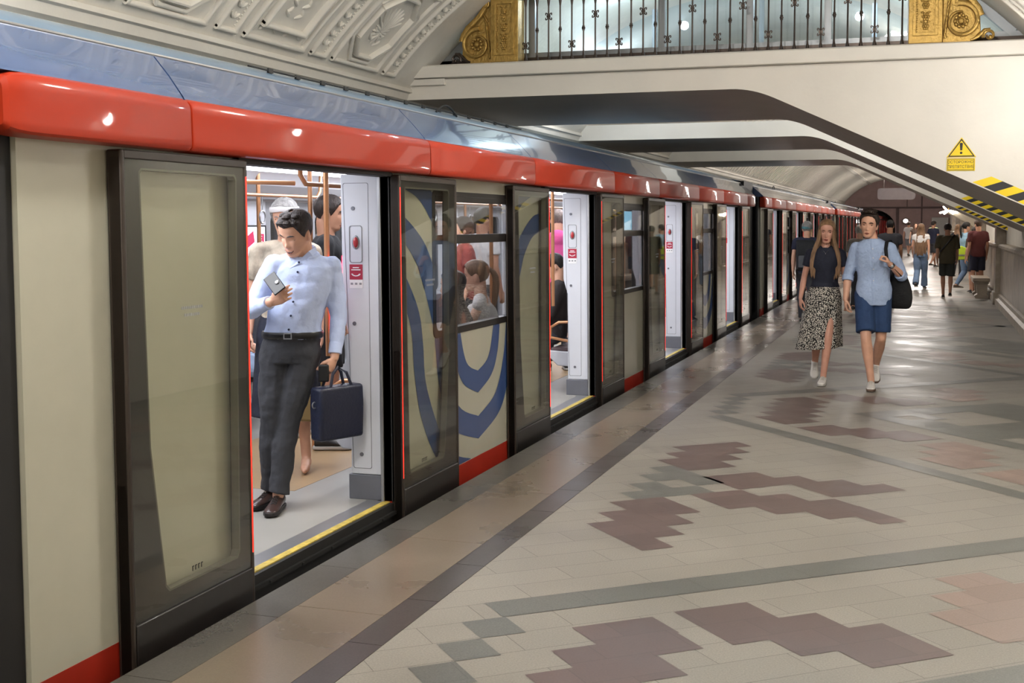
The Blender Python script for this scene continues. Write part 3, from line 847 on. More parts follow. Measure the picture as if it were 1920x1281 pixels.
    # doors
    def leaf_door(a, b, lead):
        # lead: y of leading edge (LED)
        m = MB(); s_ = 1 if lead == b else -1
        z0, z1 = -.14, 1.972
        P = rrect(a, z0, b, z1, .03)
        # glass opening : slanted lower corner away from the leading edge
        if s_ > 0: G = [(a + .12, 1.89), (a + .135, 1.905), (b - .10, 1.905), (b - .085, 1.89), (b - .115, .225), (b - .135, .195), (a + .26, .195), (a + .235, .22), (a + .15, .80)]
        else: G = [(2 * 0 + b - .12, 1.89), (b - .135, 1.905), (a + .10, 1.905), (a + .085, 1.89), (a + .115, .225), (a + .135, .195), (b - .26, .195), (b - .235, .22), (b - .15, .80)]
        # frame as front plate with hole
        def resample(Q, n=48):
            Q = Q + [Q[0]]; Ls = [0]
            for i in range(len(Q) - 1): Ls.append(Ls[-1] + sqrt((Q[i + 1][0] - Q[i][0]) ** 2 + (Q[i + 1][1] - Q[i][1]) ** 2))
            return Q, Ls
        cx_, cz_ = (a + b) / 2, 1.05
        def ray_hit(Q, an):
            dx, dz = cos(an), sin(an); best = None
            for i in range(len(Q)):
                x1, z1_ = Q[i - 1][0] - cx_, Q[i - 1][1] - cz_; x2, z2 = Q[i][0] - cx_, Q[i][1] - cz_
                ex, ez = x2 - x1, z2 - z1_; dt = dx * ez - dz * ex
                if abs(dt) < 1e-12: continue
                t = (x1 * ez - z1_ * ex) / dt; u = (x1 * dz - z1_ * dx) / dt
                if t > 0 and -1e-6 <= u <= 1 + 1e-6 and (best is None or t > best): best = t
            return (cx_ + dx * best, cz_ + dz * best)
        an = sorted(set([round(atan2(z - cz_, x - cx_), 5) for x, z in P + G]))
        outer = [ray_hit(P, t) for t in an]; inner = [ray_hit(G, t) for t in an]
        ring_frame(m, outer, inner, lambda p: (.02, p[0], p[1]), lambda p: (.066, p[0], p[1]), 0)
        nb_ = 'door_leaf'
        # side profile and kick panel
        dl = m.build(nb_, T_dark, car, smooth=False)
        m = MB(); e0, e1 = (a, a + .028) if s_ > 0 else (b - .028, b)
        m.box((.005, e0, z0), (.074, e1, z1)); m.build('edge_profile', T_brown, dl, bevel=.01, seg=3)
        m = MB(); e0, e1 = (b - .03, b) if s_ > 0 else (a, a + .03)
        m.box((.0, e0, z0), (.072, e1, z1)); m.build('edge_profile', T_brown, dl, bevel=.008)
        m = MB(); m.box((.02, a + .028, z0 + .01), (.078, b - .03, .125)); m.build('kick_panel', T_dark, dl, bevel=.006)
        m = MB(); m.box((.03, a + .02, z1 - .035), (.074, b - .02, z1 - .002)); m.build('top_profile', T_brown, dl, bevel=.004)
        m = MB(); m.ex_x([(p[0], p[1]) for p in rrect(a + .03, .13, b - .03, z1 - .03, .02)], .0665, .069); m.build('door_glass', T_glass, dl, smooth=False)
        m = MB()
        ring_frame(m, outer and [((x - cx_) * 1.0 + cx_, z) for x, z in inner], [((x - cx_) * .975 + cx_, (z - cz_) * .99 + cz_) for x, z in inner], lambda p: (.03, p[0], p[1]), lambda p: (.0663, p[0], p[1]), 0)
        m.build('glass_edge', T_edge, dl, smooth=False)
        m = MB(); e0, e1 = (b - .020, b - .008) if s_ > 0 else (a + .008, a + .020)
        m.box((.064, e0, .19), (.0728, e1, 1.90)); m.build('led_strip', T_led, dl, bevel=.003)
        m = MB(); yc_ = a + .42 if s_ > 0 else a + .3
        for q in range(4): m.box((.0692, yc_ + .022 * q, .235 + .0), (.0698, yc_ + .022 * q + .006, .255)); m.box((.0692, yc_ + .022 * q, .252), (.0698, yc_ + .022 * q + .014, .256))
        m.build('glass_mark', T_seal, dl, smooth=False)
        m = MB()
        for q, wd in ((0, .15), (1, .11)):
            zz = 1.335 - q * .03; y_ = (a + b) / 2 - wd / 2; t = 0
            while t < wd: m.box((.0692, y_ + t, zz), (.0698, y_ + t + .009, zz + .012)); t += .0145
        m.build('glass_lettering', T_grey, dl, smooth=False)
    for k, d in enumerate(DO):
        leaf_door(d - .92, d, d); leaf_door(d + DW, d + DW + .92, d + DW)
        # door frame, threshold
        m = MB(); m.box((-.16, d, -.02), (-.055, d + DW, .052), 1); m.box((-.055, d, .0), (-.012, d + DW, .052), 0); m.box((-.012, d, .0), (.012, d + DW, .046), 2); m.box((-.055, d, -.02), (.03, d + DW, .0), 2); m.box((-.1, d, -.16), (.012, d + DW, -.02), 2)
        for q in range(5): m.box((.03, d + .2 + q * .32, -.016), (.036, d + .22 + q * .32, -.004), 2)
        m.build('door_threshold', [M_yellow if False else mat('sill_yellow', 'b9a24a', .5, var=.3, vscale=30), T_steel, T_seal], car, smooth=False)
        m = MB(); m.box((-.07, d - .03, .05), (.02, d, ZT)); m.box((-.07, d + DW, .05), (.02, d + DW + .03, ZT)); m.box((-.07, d, ZT - .02), (.03, d + DW, ZT + .01)); m.build('door_surround', T_seal, car, bevel=.003)
        # jamb panels (wind screens) both sides of the doorway
        for side in (0, 1):
            yj = d + DW + .02 if side else d - .02
            dr = 1 if side else -1
            m = MB()
            P = [(-.065, .20), (-.27, .20), (-.27, 1.02), (-.31, 1.16), (-.315, ZT), (-.065, ZT)]
            m.ex_y(P, yj, yj + dr * .05)
            jp = m.build('jamb_panel', T_white, car, bevel=.006)
            m = MB(); m.box((-.285, yj - dr * .004, .05), (-.065, yj + dr * .05, .198)); m.build('jamb_kick', T_kick, jp, bevel=.003)
            m = MB(); m.box((-.065, yj - dr * .03, .05), (-.045, yj + dr * .02, ZT)); m.build('jamb_strip', T_steel, jp, bevel=.003)
            if side and k == 0:
                m = MB(); m.box((-.3195, yj + .012, 1.05), (-.3155, yj + .03, 1.5)); m.build('jamb_led', mat('jamb_led_red', 'ff2030', .4, emit='ff1428', estr=12), jp, smooth=False)
            yf = yj - dr * .001; y2 = yj - dr * .004
            m = MB()
            ring_frame(m, rrect(-.30, .235, -.135, 1.93, .012), rrect(-.297, .238, -.138, 1.927, .012), lambda p: (p[0] if p[1] > 1.1 or p[0] > -.2 else p[0] + .045, yf + dr * .001, p[1]), lambda p: (p[0] if p[1] > 1.1 or p[0] > -.2 else p[0] + .045, yf, p[1]))
            m.build('panel_seam', T_kick, jp, smooth=False)
            m = MB()
            for z_ in (.32, 1.78, 1.1): m.tube([(-.235 if z_ > .5 else -.2, yf + dr * .002, z_), (-.235 if z_ > .5 else -.2, y2, z_)], .012, 12)
            m.build('panel_lock', T_kick, jp)
            m = MB(); ring_frame(m, rrect(-.262, 1.46, -.178, 1.68, .014), rrect(-.258, 1.464, -.182, 1.676, .014), lambda p: (p[0], yf + dr * .001, p[1]), lambda p: (p[0], yf - dr * .002, p[1]))
            m.ball((-.22, yj, 1.58), (.026, .012, .042), 14)
            eh = m.build('emergency_handle', T_grey, jp)
            m = MB(); m.ball((-.217, yj - dr * .006, 1.58), (.017, .012, .032), 14); m.build('handle_red', mat('handle_red', 'b0343a', .3), eh) if False else m.build('handle_red', mat('handle_red', 'b0343a', .3), jp)
            m = MB(); m.box((-.262, yf + dr * .001, 1.36), (-.178, yf - dr * .0015, 1.45), 0); m.box((-.262, yf + dr * .001, 1.31), (-.178, yf - dr * .0015, 1.36), 1)
            yq = yf - dr * .003
            m.box((-.24, yq, 1.428), (-.2, yf, 1.434), 1); m.box((-.25, yq, 1.415), (-.19, yf, 1.421), 1)
            for q in range(7): 
                a_ = radians(200 + q * 23); x_ = -.22 + .026 * cos(a_); z_ = 1.398 + .016 * sin(a_); m.box((x_ - .005, yq, z_ - .003), (x_ + .005, yf, z_ + .003), 1)
            for q in range(3): m.box((-.255 + q * .028, yq, 1.33), (-.24 + q * .028, yf, 1.342), 2)
            m.build('door_sticker', [T_sred, T_stw, T_grey], jp, smooth=False)
    # livery arcs between doors 1-2 and 3-4
    b1o = [(6.56, 1.93), (6.82, 1.89), (7.06, 1.81), (7.28, 1.62), (7.44, 1.33), (7.54, 1.02), (7.61, .76), (7.75, .60), (8.03, .505)]
    b1i = [(6.9, 1.975), (7.05, 1.955), (7.19, 1.90), (7.33, 1.80), (7.47, 1.58), (7.60, 1.27), (7.69, .97), (7.81, .74), (8.03, .66)]
    b2o = [(6.56, 1.62), (6.75, 1.58), (6.90, 1.49), (7.01, 1.38), (7.21, 1.04), (7.30, .66), (7.43, .44), (7.62, .29), (8.03, .18)]
    b2i = [(6.56, 1.77), (6.75, 1.74), (7.01, 1.62), (7.16, 1.50), (7.30, 1.30), (7.40, 1.02), (7.47, .73), (7.66, .46), (8.03, .34)]
    b3o = [(6.56, 1.26), (6.70, 1.24), (6.78, 1.18), (6.87, 1.02), (6.90, .80), (6.97, .55), (7.10, .34), (7.26, .17), (7.42, .065)]
    b3i = [(6.56, 1.43), (6.74, 1.40), (6.88, 1.28), (7.0, 1.12), (7.05, .92), (7.09, .68), (7.30, .36), (7.55, .16), (7.88, .065)]
    def smooth_poly(P, n=48):
        R = []
        m_ = len(P)
        for k in range(n):
            t = k / (n - 1) * (m_ - 1); i = min(int(t), m_ - 2); f = t - i
            p0, p1, p2, p3 = P[max(i - 1, 0)], P[i], P[i + 1], P[min(i + 2, m_ - 1)]
            R.append(tuple(.5 * ((2 * p1[j]) + (-p0[j] + p2[j]) * f + (2 * p0[j] - 5 * p1[j] + 4 * p2[j] - p3[j]) * f * f + (-p0[j] + 3 * p1[j] - 3 * p2[j] + p3[j]) * f ** 3) for j in (0, 1)))
        return R
    for base in (0, 2):
        sh = 4.69 * base - 3.2
        for bo, bi in ((b1o, b1i), (b2o, b2i), (b3o, b3i)):
            A, B = smooth_poly(bo), smooth_poly(bi)
            for mir in (0, 1):
                if bo is b3o and mir: continue
                m = MB()
                lastk = None
                for q in range(len(A) - 1):
                    NS = 5
                    for r_ in range(NS):
                        qd = []
                        for (u_, v_) in ((q, r_), (q + 1, r_), (q + 1, r_ + 1), (q, r_ + 1)):
                            t = v_ / NS; yv = A[u_][0] * (1 - t) + B[u_][0] * t; zv = A[u_][1] * (1 - t) + B[u_][1] * t
                            if mir: yv = 16.0 - yv + .06
                            qd.append((yv + sh, zv))
                        cy = sum(p[0] for p in qd) / 4; cz = sum(p[1] for p in qd) / 4
                        w0, w1 = wins[base if base < 3 else 2]
                        if w0 - .0 < cy < w1 and .97 < cz < 1.88: continue
                        if cz > ZT: continue
                        if lastk is not None and q - lastk > 1: m.build('livery_arc', T_arc, car, smooth=False); m = MB()
                        lastk = q
                        m.add([(.0022, y_, z_) for y_, z_ in qd], [(0, 1, 2, 3)])
                m.build('livery_arc', T_arc, car, smooth=False)
        # small centre gap filler between the two halves of each U (shared edge at 8.0)
    # poles and rails
    def pole(pts, r=.017, nm='grab_pole', m_=None):
        q = MB(); q.tube(pts, r, 10); q.build(nm, m_ or T_copper, car)
    for k, d in enumerate(DO):
        c = d + DW / 2
        pole([(-1.3, c, .05), (-1.3, c, 2.12)])
        for s_ in (-1, 1):
            pole([(-.42, c + s_ * .88, .9), (-.42, c + s_ * .88, 2.12)])
            pole([(-2.13, c + s_ * 1.66, .85), (-2.13, c + s_ * 1.66, 2.12)])
    for k in range(3): pole([(-1.3, DO[k] + DW / 2 + 2.34, .05), (-1.3, DO[k] + DW / 2 + 2.34, 2.12)])
    for x_ in (-.55, -2.02):
        for k in range(3):
            a, b = DO[k] + DW - .05, DO[k + 1] + .05
            P = [(x_, a, 2.12), (x_, a + .02, 1.98), (x_, a + .08, 1.93), (x_, b - .08, 1.93), (x_, b - .02, 1.98), (x_, b, 2.12)]
            pole(P, .015, 'ceiling_rail')
            for q in range(2):
                y_ = a + 1.0 + q * (b - a - 2.0)
                t = MB(); t.tube([(x_, y_, 1.93), (x_, y_, 1.80)], .004, 6)
                t.tube([(x_ + .0, y_ + .045 * cos(radians(g)), 1.755 + .05 * sin(radians(g))) for g in range(0, 360, 30)], .007, 6, closed=True); t.build('strap_hanger', T_steel, car)
    for d in DO:
        c = d + DW / 2
        pole([(-.55, d + DW - .1, 1.93), (-1.3, c + .05, 1.95), (-1.3, c - .05, 1.95), (-.55, d + .1, 1.93)], .014, 'ceiling_rail')
        pole([(-2.02, d + DW - .1, 1.93), (-2.02, d + .1, 1.93)], .014, 'ceiling_rail')
    # seats
    for k in range(3):
        a, b = DO[k] + DW + .25, DO[k + 1] - .25
        for sgn, xw in ((1, far + .06), (-1, -.065)):
            m = MB(); g = sgn
            P = [(xw, .28), (xw + g * .38, .30), (xw + g * .46, .38), (xw + g * .47, .45), (xw + g * .12, .43), (xw + g * .06, .90), (xw, .92)]
            m.ex_y(P, a, b); st = m.build('bench_seat', T_seat, car, bevel=.01)
            n_ = 6; wd = (b - a) / n_
            for q in range(n_):
                m = MB(); y_ = a + wd * q
                m.box((xw + g * .13, y_ + .02, .44), (xw + g * .45, y_ + wd - .02, .475)); m.build('seat_cushion', T_cush, st, bevel=.012)
                m = MB(); m.box((xw + g * .075, y_ + .02, .52), (xw + g * .105, y_ + wd - .02, .88)); m.build('back_cushion', T_cush, st, bevel=.012)
            for y_ in (a - .04, b + .04):
                m = MB(); m.tube([(xw + g * .08, y_, .74), (xw + g * .35, y_, .73), (xw + g * .43, y_, .68), (xw + g * .43, y_, .58), (xw + g * .1, y_, .52)], .015, 10); m.build('arm_rail', T_copper, st)
    # screens
    for d in DO:
        m = MB(); m.box((far + .06, d - .42, 1.42), (far + .075, d - .04, 1.68), 0); s_ = m.build('info_screen', [T_screen], car, smooth=False)
        m = MB(); m.prism([(d - .36, 1.49), (d - .22, 1.55), (d - .24, 1.645), (d - .38, 1.58)], lambda p: (far + .075, p[0], p[1]), lambda p: (far + .077, p[0], p[1]))
        m.box((far + .075, d - .18, 1.49), (far + .077, d - .06, 1.62)); m.build('screen_graphic', T_magenta, s_, smooth=False)
        m = MB()
        for q in range(4): m.box((far + .077, d - .165, 1.595 - q * .022), (far + .0775, d - .09 - .01 * (q % 2), 1.602 - q * .022))
        m.build('screen_text', T_stw, s_, smooth=False)
        m = MB(); ring_frame(m, rrect(d - .435, 1.405, d - .025, 1.695, .01), rrect(d - .42, 1.42, d - .04, 1.68, .005), lambda p: (far + .055, p[0], p[1]), lambda p: (far + .08, p[0], p[1])); m.build('screen_bezel', T_seal, s_, smooth=False)
    m = MB(); m.box((-.085, wins[1][0] + .55, 1.62), (-.06, wins[1][0] + 1.15, 1.82)); m.build('window_display', T_cyan, car, smooth=False)
    # gangways
    for a, b in ((-.55, 0), (LEN, LEN + .61)):
        m = MB(); m.box((far + .15, a, -.1), (-.12, b, 2.45))
        if a < 0: m.box((far + .02, .0, -.1), (-.02, .265, 2.19))
        else: m.box((far + .02, LEN - .095, -.1), (-.02, LEN, 2.19))
        m.build('gangway_bellows', M_blackm, car, smooth=False)
    m = MB(); m.box((far, .0, -.7), (-.12, LEN, -.1)); m.build('underframe', M_blackm, car, smooth=False)
    return car

car = build_car()
car['label'] = 'cream metro car with red fascia in the foreground, four open doors, nearest of the train'
LB = ['second metro car along the platform, right after the black gangway gap', 'third metro car along the platform, beside the walking couple', 'fourth metro car, far along the platform behind the boy\'s head', 'farthest metro car, its roof entering the dark tunnel mouth']
for i in range(1, 5):
    c = dup(car); c.location = (XT, Y0 + 20.16 * i, 0); c['label'] = LB[i - 1]
for i, yy in enumerate([Y0 + DO[0] + .8, Y0 + DO[1] + .8, Y0 + DO[2] + .8, Y0 + DO[3] + .8]):
    area('lamp_car', (-4.25, yy, 2.08), 1.2, 19, (.93, .96, 1), (0, 0, 0), .5)

# ------------------------------------------------------------------ bench, sign, lamps at the far side
bn = empty('stone_bench', (1.26, 30.3, 0), 0, 'low stone bench with a moulded seat against the marble wall on the right', 'bench')
m = MB(); m.box((-.22, -.85, .38), (.14, .85, .46)); m.build('bench_top', M_marbled, bn, bevel=.01)
m = MB(); m.box((-.20, -.82, .33), (.12, .82, .38)); m.build('bench_moulding', M_marble, bn, bevel=.008)
for s_ in (-1, 1):
    m = MB(); m.ex_y([(-.16, .0), (-.18, .06), (-.12, .1), (-.15, .33), (.1, .33), (.08, .1), (.12, .06), (.12, 0)], s_ * .62 - .18, s_ * .62 + .18); m.build('bench_foot', M_marbled, bn)
hs = empty('hanging_sign', (-.95, 45, 0), 0, 'pale grey rounded direction board hanging under the fluted vault', 'sign')
m = MB(); m.prism(rrect(-.66, 2.52, .60, 2.92, .1), lambda p: (p[0], -.03, p[1]), lambda p: (p[0], .03, p[1])); m.build('sign_board', mat('sign_grey', '9a9298', .5), hs)
for x_ in (-.45, .4):
    m = MB(); m.tube([(x_, 0, 2.92), (x_, 0, CZ + sqrt(RV ** 2 - (x_ - .95 - CX) ** 2))], .012, 6); m.build('sign_rod', M_iron, hs)
m = MB(); m.box((.62, -.03, 2.78), (.85, .03, 2.86)); m.build('sign_lamp', mat('sign_lamp_mat', 'cfd8ff', .4, emit='cfd8ff', estr=2), hs)
ch = empty('wall_lamp', (.72, 43, 0), 0, 'glowing lamp of bright tubes above the crowd, under the hazard tape', 'lamp')
m = MB()
for a in range(0, 360, 60):
    m.caps((.05 * cos(radians(a)), .05 * sin(radians(a)), 2.10), (.26 * cos(radians(a)), .26 * sin(radians(a)), 2.04 + .03 * sin(radians(2 * a))), .035, .03, 8)
m.caps((-.05, 0, 2.12), (-.16, 0, 2.24), .03, .022, 8)
m.build('lamp_tube', mat('tube_light', 'fff6e0', .4, emit='fff0d8', estr=12), ch)
m = MB(); m.tube([(0, 0, 2.1), (0, 0, CZ + sqrt(RV ** 2 - (.72 - CX) ** 2))], .015, 8); m.ball((0, 0, 2.1), .05, 8); m.build('lamp_rod', M_gold, ch)
cb = empty('wall_corbel', (1.6, 43.6, 0), 0, 'ribbed plaster shell corbel on the wall beside the bright lamp', 'corbel')
m = MB(); rings = []
for z_, r_ in ((1.58, .08), (1.66, .2), (1.78, .42), (1.9, .66), (2.0, .84), (2.1, .95)):
    rings.append([Vector((-r_ * (1 + .05 * cos(a * 14)) * sin(pi * a / 28), r_ * .8 * (1 + .05 * cos(a * 14)) * cos(pi * a / 28), z_)) for a in range(29)] + [Vector((.02, 0, z_))])
m.loft(rings); m.build('corbel_shell', M_cream, cb)
wl = empty('round_lamp', (-1.3, 89.7, 1.86), 0, 'small round white signal lamp on the pink end wall', 'lamp')
m = MB(); m.ball((0, -.05, 0), (.16, .05, .13), 12); m.build('lamp_glass', mat('lamp_white', 'ffffff', .3, emit='ffffff', estr=6), wl)
m = MB(); ring_frame(m, [(.24 * cos(radians(a)), .24 * sin(radians(a))) for a in range(0, 360, 20)], [(.17 * cos(radians(a)), .17 * sin(radians(a))) for a in range(0, 360, 20)], lambda p: (p[0], -.04, p[1]), lambda p: (p[0], .28, p[1])); m.build('lamp_rim', M_iron, wl)
nb_ = empty('notice_board', (.95, 89.5, 0), 0, 'pale notice board standing by the far end wall', 'board')
m = MB(); m.box((-.55, 0, .9), (.55, .06, 2.1)); m.build('board_face', mat('board_pale', 'a9a49e', .5), nb_, bevel=.01)
for s_ in (-.45, .45):
    m = MB(); m.tube([(s_, .03, 0), (s_, .03, .95)], .03, 8); m.build('board_leg', M_iron, nb_)
pp = MB(); pp.box((1.585, 28.5, 1.33), (1.598, 29.4, 1.62)); po = pp.build('paper_notice', T_stw, None, smooth=False); tag(po, 'white paper notice stuck on the cream wall above the marble dado', 'notice')

# ------------------------------------------------------------------ people
SKIN = {k: mat('skin_' + k, c, .5, var=.06, vscale=20) for k, c in dict(fair='d3a288', tan='b5866c', rosy='cb9782', dark='9a6a50').items()}
M_eyew = mat('eye_white', 'e4e0dc', .3); M_iris = mat('eye_iris', '3a3028', .2); M_lip = mat('lips', 'a04a44', .4); M_lipm = mat('lips_pale', 'a8604f', .45)
M_teeth = mat('teeth', 'f0ece4', .3); M_mouth = mat('mouth_dark', '4a1c1a', .6)
def cloth(n, c, var=.08, bump=.6, bs=11, **k): return mat('cloth_' + n, c, .85, var=var, vscale=10, bump=bump, bscale=bs, **k)
def hairm(n, c): return mat('hair_' + n, c, .45, var=.35, vscale=16, bump=.6, bscale=60, stretch=(3, 3, .35))

TW = [(-.118, .018), (-.110, .030), (-.098, .041), (-.08, .050), (-.055, .059), (-.03, .065), (0, .070), (.03, .074), (.045, .0755)]
TF = [(-.118, .062), (-.110, .078), (-.098, .086), (-.08, .086), (-.055, .086), (-.03, .086), (0, .086), (.03, .090), (.045, .091)]
TBk = [(-.118, -.035), (-.110, -.03), (-.098, -.015), (-.08, .01), (-.055, .05), (-.03, .08), (0, .094), (.03, .100), (.045, .101)]
def itp(T, z):
    if z <= T[0][0]: return T[0][1]
    for (a, b), (c, d) in zip(T, T[1:]):
        if z <= c:
            t = (z - a) / (c - a); return b + (d - b) * t
    return T[-1][1]
def hsec(z, off=0):
    zc = .045; H = .077 + off
    if z > zc:
        q = sqrt(max(0, 1 - ((z - zc) / H) ** 2))
        return ((.0755 + off) * q, (.091 + off) * q, (.101 + off) * q)
    return (itp(TW, z) + off, itp(TF, z) + off, itp(TBk, z) + off)
def hpt(az, z, off=0):
    # az 0 = face front, + towards +x
    w, f, b = hsec(z, off); a = radians(az)
    s_, c_ = sin(a), cos(a)
    p = .88
    x = w * math.copysign(abs(s_) ** p, s_)
    if c_ > 0: y = -f * abs(c_) ** p if b > 0 else -(f) * abs(c_) ** p
    else: y = b * abs(c_) ** p
    if b <= 0:   # under the jaw the section is shifted to the front
        m_ = (f - b) / 2 + 0; cy = -(f + b * -1) / 2
        cy = (-f + b * -1 * -1) / 2 if False else (-f - (-b)) / 2
        cy = (-f + b) / 2 if False else -(f + (-b)) / 2
        hf = (f + b) / 2 if False else (f - (-b)) / 2
        y = cy - hf * math.copysign(abs(c_) ** p, c_)
    return Vector((x, y, z))
def gs(x, s): return math.exp(-(x / s) ** 2)
def fbump(x, z, fem=0, smile=0):
    d = 0
    d += .008 * gs(x, .008) * gs(z + .008, .022) + .019 * gs(x, .0095) * gs(z + .036, .013) + .008 * gs(abs(x) - .0125, .006) * gs(z + .042, .007)
    d -= .011 * gs(abs(x) - .031, .016) * gs(z - .002, .011)
    d += (.003 if fem else .005) * gs(abs(x) - .028, .022) * gs(z - .021, .007)
    d += .006 * gs(x, .021) * gs(z + .067, .0045) + .006 * gs(x, .018) * gs(z + .080, .005) - .003 * gs(x, .024) * gs(z + .0735, .0022)
    d += .005 * gs(x, .017) * gs(z + .104, .012) + .004 * gs(abs(x) - .043, .016) * gs(z + .022, .016)
    d -= .003 * gs(x, .03) * gs(z + .092, .006)
    if smile: d += .005 * gs(abs(x) - .036, .012) * gs(z + .045, .018)
    return d
def face_pt(x, z, off=0, fem=0, smile=0):
    w, f, b = hsec(z, 0)
    q = max(0, 1 - (min(abs(x) / w, .999)) ** (2 / .88))
    y = -f * q ** (.88 / 2)
    return Vector((x, y - fbump(x, z, fem, smile) - off, z))

def head_mesh(mb, M, fem=0, smile=0, res=1.0):
    nz_, na_ = int(46 * res), int(56 * res)
    rings = []
    for i in range(nz_ + 1):
        t = i / nz_
        z = -.118 + (.1215 + .118) * (1 - cos(pi * min(t, 1) * .5 + 0)) if False else -.118 + .2395 * sin(t * pi / 2) ** 1.0
        ring = []
        for k in range(na_):
            az = 360 * k / na_
            p = hpt(az, z)
            if p.y < 0 and z < .06:
                fr = min(1, max(0, -p.y / .05)); p.y -= fbump(p.x, z, fem, smile) * fr
            ring.append(M @ p)
        rings.append(ring)
    mb.loft(rings)
    for s_ in (-1, 1):  # ears
        E = Matrix.Rotation(s_ * radians(20), 3, 'Z')
        R3 = M.to_3x3()
        mb.ball(M @ Vector((s_ * .074, .012, -.012)), (.009, .017, .03), 12, 0, R3 @ E)
        mb.ball(M @ Vector((s_ * .070, .006, -.032)), (.007, .009, .012), 8, 0, R3 @ E)

def face_parts(root, M, st):
    fem = st.get('fem', 0); smile = st.get('smile', 0); down = st.get('down', 0)
    def strip(name, P, wd, m, off=.0012, both=True):
        for s_ in ((-1, 1) if both else (1,)):
            q = MB(); rows = []
            n = len(P)
            for i, (x, z) in enumerate(P):
                t = i / (n - 1); h = wd * (sin(pi * (t * .8 + .12)) ** .7) / 2
                off2 = off + st.get('foff', .0012); a = face_pt(s_ * x, z + h, off2, fem, smile); b = face_pt(s_ * x, z, off2 + .0014, fem, smile); c = face_pt(s_ * x, z - h, off2, fem, smile)
                rows.append([M @ a, M @ b, M @ c])
            vs = [p for r in rows for p in r]; fs = []
            for i in range(n - 1):
                for j in range(2): fs.append((i * 3 + j, i * 3 + j + 1, i * 3 + 3 + j + 1, i * 3 + 3 + j))
            q.add(vs, fs); o = q.build(name, m, root); so = o.modifiers.new('solid', 'SOLIDIFY'); so.thickness = .0015
    bm_ = st.get('brow') or st['hairmat']
    strip('eyebrow', [(.013, .019), (.022, .0225), (.032, .0245), (.042, .0225), (.049, .018)], .0095 if not fem else .0065, bm_, .001)
    for s_ in (-1, 1):
        c = face_pt(s_ * .031, .001, 0, fem, smile); c.y += .0085
        if not down:
            q = MB(); q.ball(M @ c, (.0110,) * 3, 14); q.build('eye', M_eyew, root)
            ic = c + Vector((s_ * 0 + st.get('gaze', 0), -.0088, -.001)); q = MB(); q.ball(M @ ic, (.0062, .0040, .0062), 12, 0, M.to_3x3()); q.build('iris', M_iris, root)
            q = MB(); q.tube([M @ (c + Vector((.0135 * cos(radians(a)), -.0105 + .004 * abs(cos(radians(a))) ** 2, .0060 * sin(radians(a))))) for a in range(10, 171, 20)], .0023, 6); q.build('eyelash', M_iris if not fem else hairm('lash', '2a1c16'), root)
            q = MB(); q.tube([M @ (c + Vector((.0135 * cos(radians(a)), -.0100 + .004 * abs(cos(radians(a))) ** 2, .0056 * sin(radians(a))))) for a in range(190, 351, 20)], .0009, 6); q.build('lower_lid', SKIN['dark'], root)
        else:
            q = MB(); q.ball(M @ c, (.0125, .0125, .011), 14); q.build('eyelid', st['skinmat'], root)
            q = MB(); q.tube([M @ (c + Vector((.0135 * cos(radians(a)), -.0115 + .005 * abs(cos(radians(a))) ** 2, -.0035 + .005 * sin(radians(a))))) for a in range(190, 351, 20)], .0014, 6); q.build('eyelash', M_iris, root)
    lip = M_lip if fem else M_lipm
    if not smile:
        strip('upper_lip', [(-.022, -.0735), (-.012, -.070), (-.004, -.0685), (0, -.0692), (.004, -.0685), (.012, -.070), (.022, -.0735)], .007, lip, .0006, False)
        strip('lower_lip', [(-.019, -.0755), (-.01, -.0785), (0, -.0795), (.01, -.0785), (.019, -.0755)], .0085, lip, .0006, False)
        strip('mouth_line', [(-.023, -.0735), (-.01, -.0738), (0, -.0742), (.01, -.0738), (.023, -.0735)], .0016, M_mouth, .0025, False)
    else:
        strip('upper_lip', [(-.029, -.064), (-.018, -.068), (-.006, -.0695), (.006, -.0695), (.018, -.068), (.029, -.064)], .005, lip, .001, False)
        strip('teeth', [(-.024, -.0675), (-.012, -.0715), (0, -.073), (.012, -.0715), (.024, -.0675)], .006, M_teeth, .002, False)
        strip('mouth_line', [(-.029, -.0665), (-.015, -.0745), (0, -.0770), (.015, -.0745), (.029, -.0665)], .0022, M_mouth, .003, False)
        strip('lower_lip', [(-.022, -.0745), (-.01, -.0800), (0, -.0815), (.01, -.0800), (.022, -.0745)], .007, lip, .001, False)

def hair_cap(root, M, m, hl, off=.012, noise=.008, name='hair', extra=None, voxel=0):
    # hl: list of (az, z) for az 0..180 symmetrical hairline
    n = 72; rows = 14; q = MB(); rings = []
    def hz(az):
        a = abs(((az + 180) % 360) - 180)
        for (a0, z0), (a1, z1) in zip(hl, hl[1:]):
            if a <= a1: return z0 + (z1 - z0) * (a - a0) / (a1 - a0)
        return hl[-1][1]
    ztop = .122 + off * .9
    for r in range(rows + 1):
        t = r / rows; ring = []
        for k in range(n):
            az = 360 * k / n; z0 = hz(az)
            z = z0 + (ztop - z0) * sin(t * pi / 2)
            o_ = off * min(1, .25 + t * 5)
            p = hpt(az, min(z, .122 + off - .0005), o_)
            ring.append(M @ p)
        rings.append(ring)
    # inner shell
    inner = []
    for r in range(rows, -1, -1):
        t = r / rows; ring = []
        for k in range(n):
            az = 360 * k / n; z0 = hz(az); z = z0 + (.117 - z0) * sin(t * pi / 2)
            ring.append(M @ hpt(az, min(z, .1205), -.004))
        inner.append(ring)
    q.loft(rings + inner, cap=False, closed=True)
    if extra: extra(q)
    o = q.build(name, m, root, voxel=voxel, sm=2, noise=noise, nscale=.025)
    return o
HL_M = [(0, .078), (25, .076), (45, .062), (58, .035), (70, .005), (80, -.015), (88, .012), (100, .02), (115, -.02), (140, -.055), (180, -.065)]
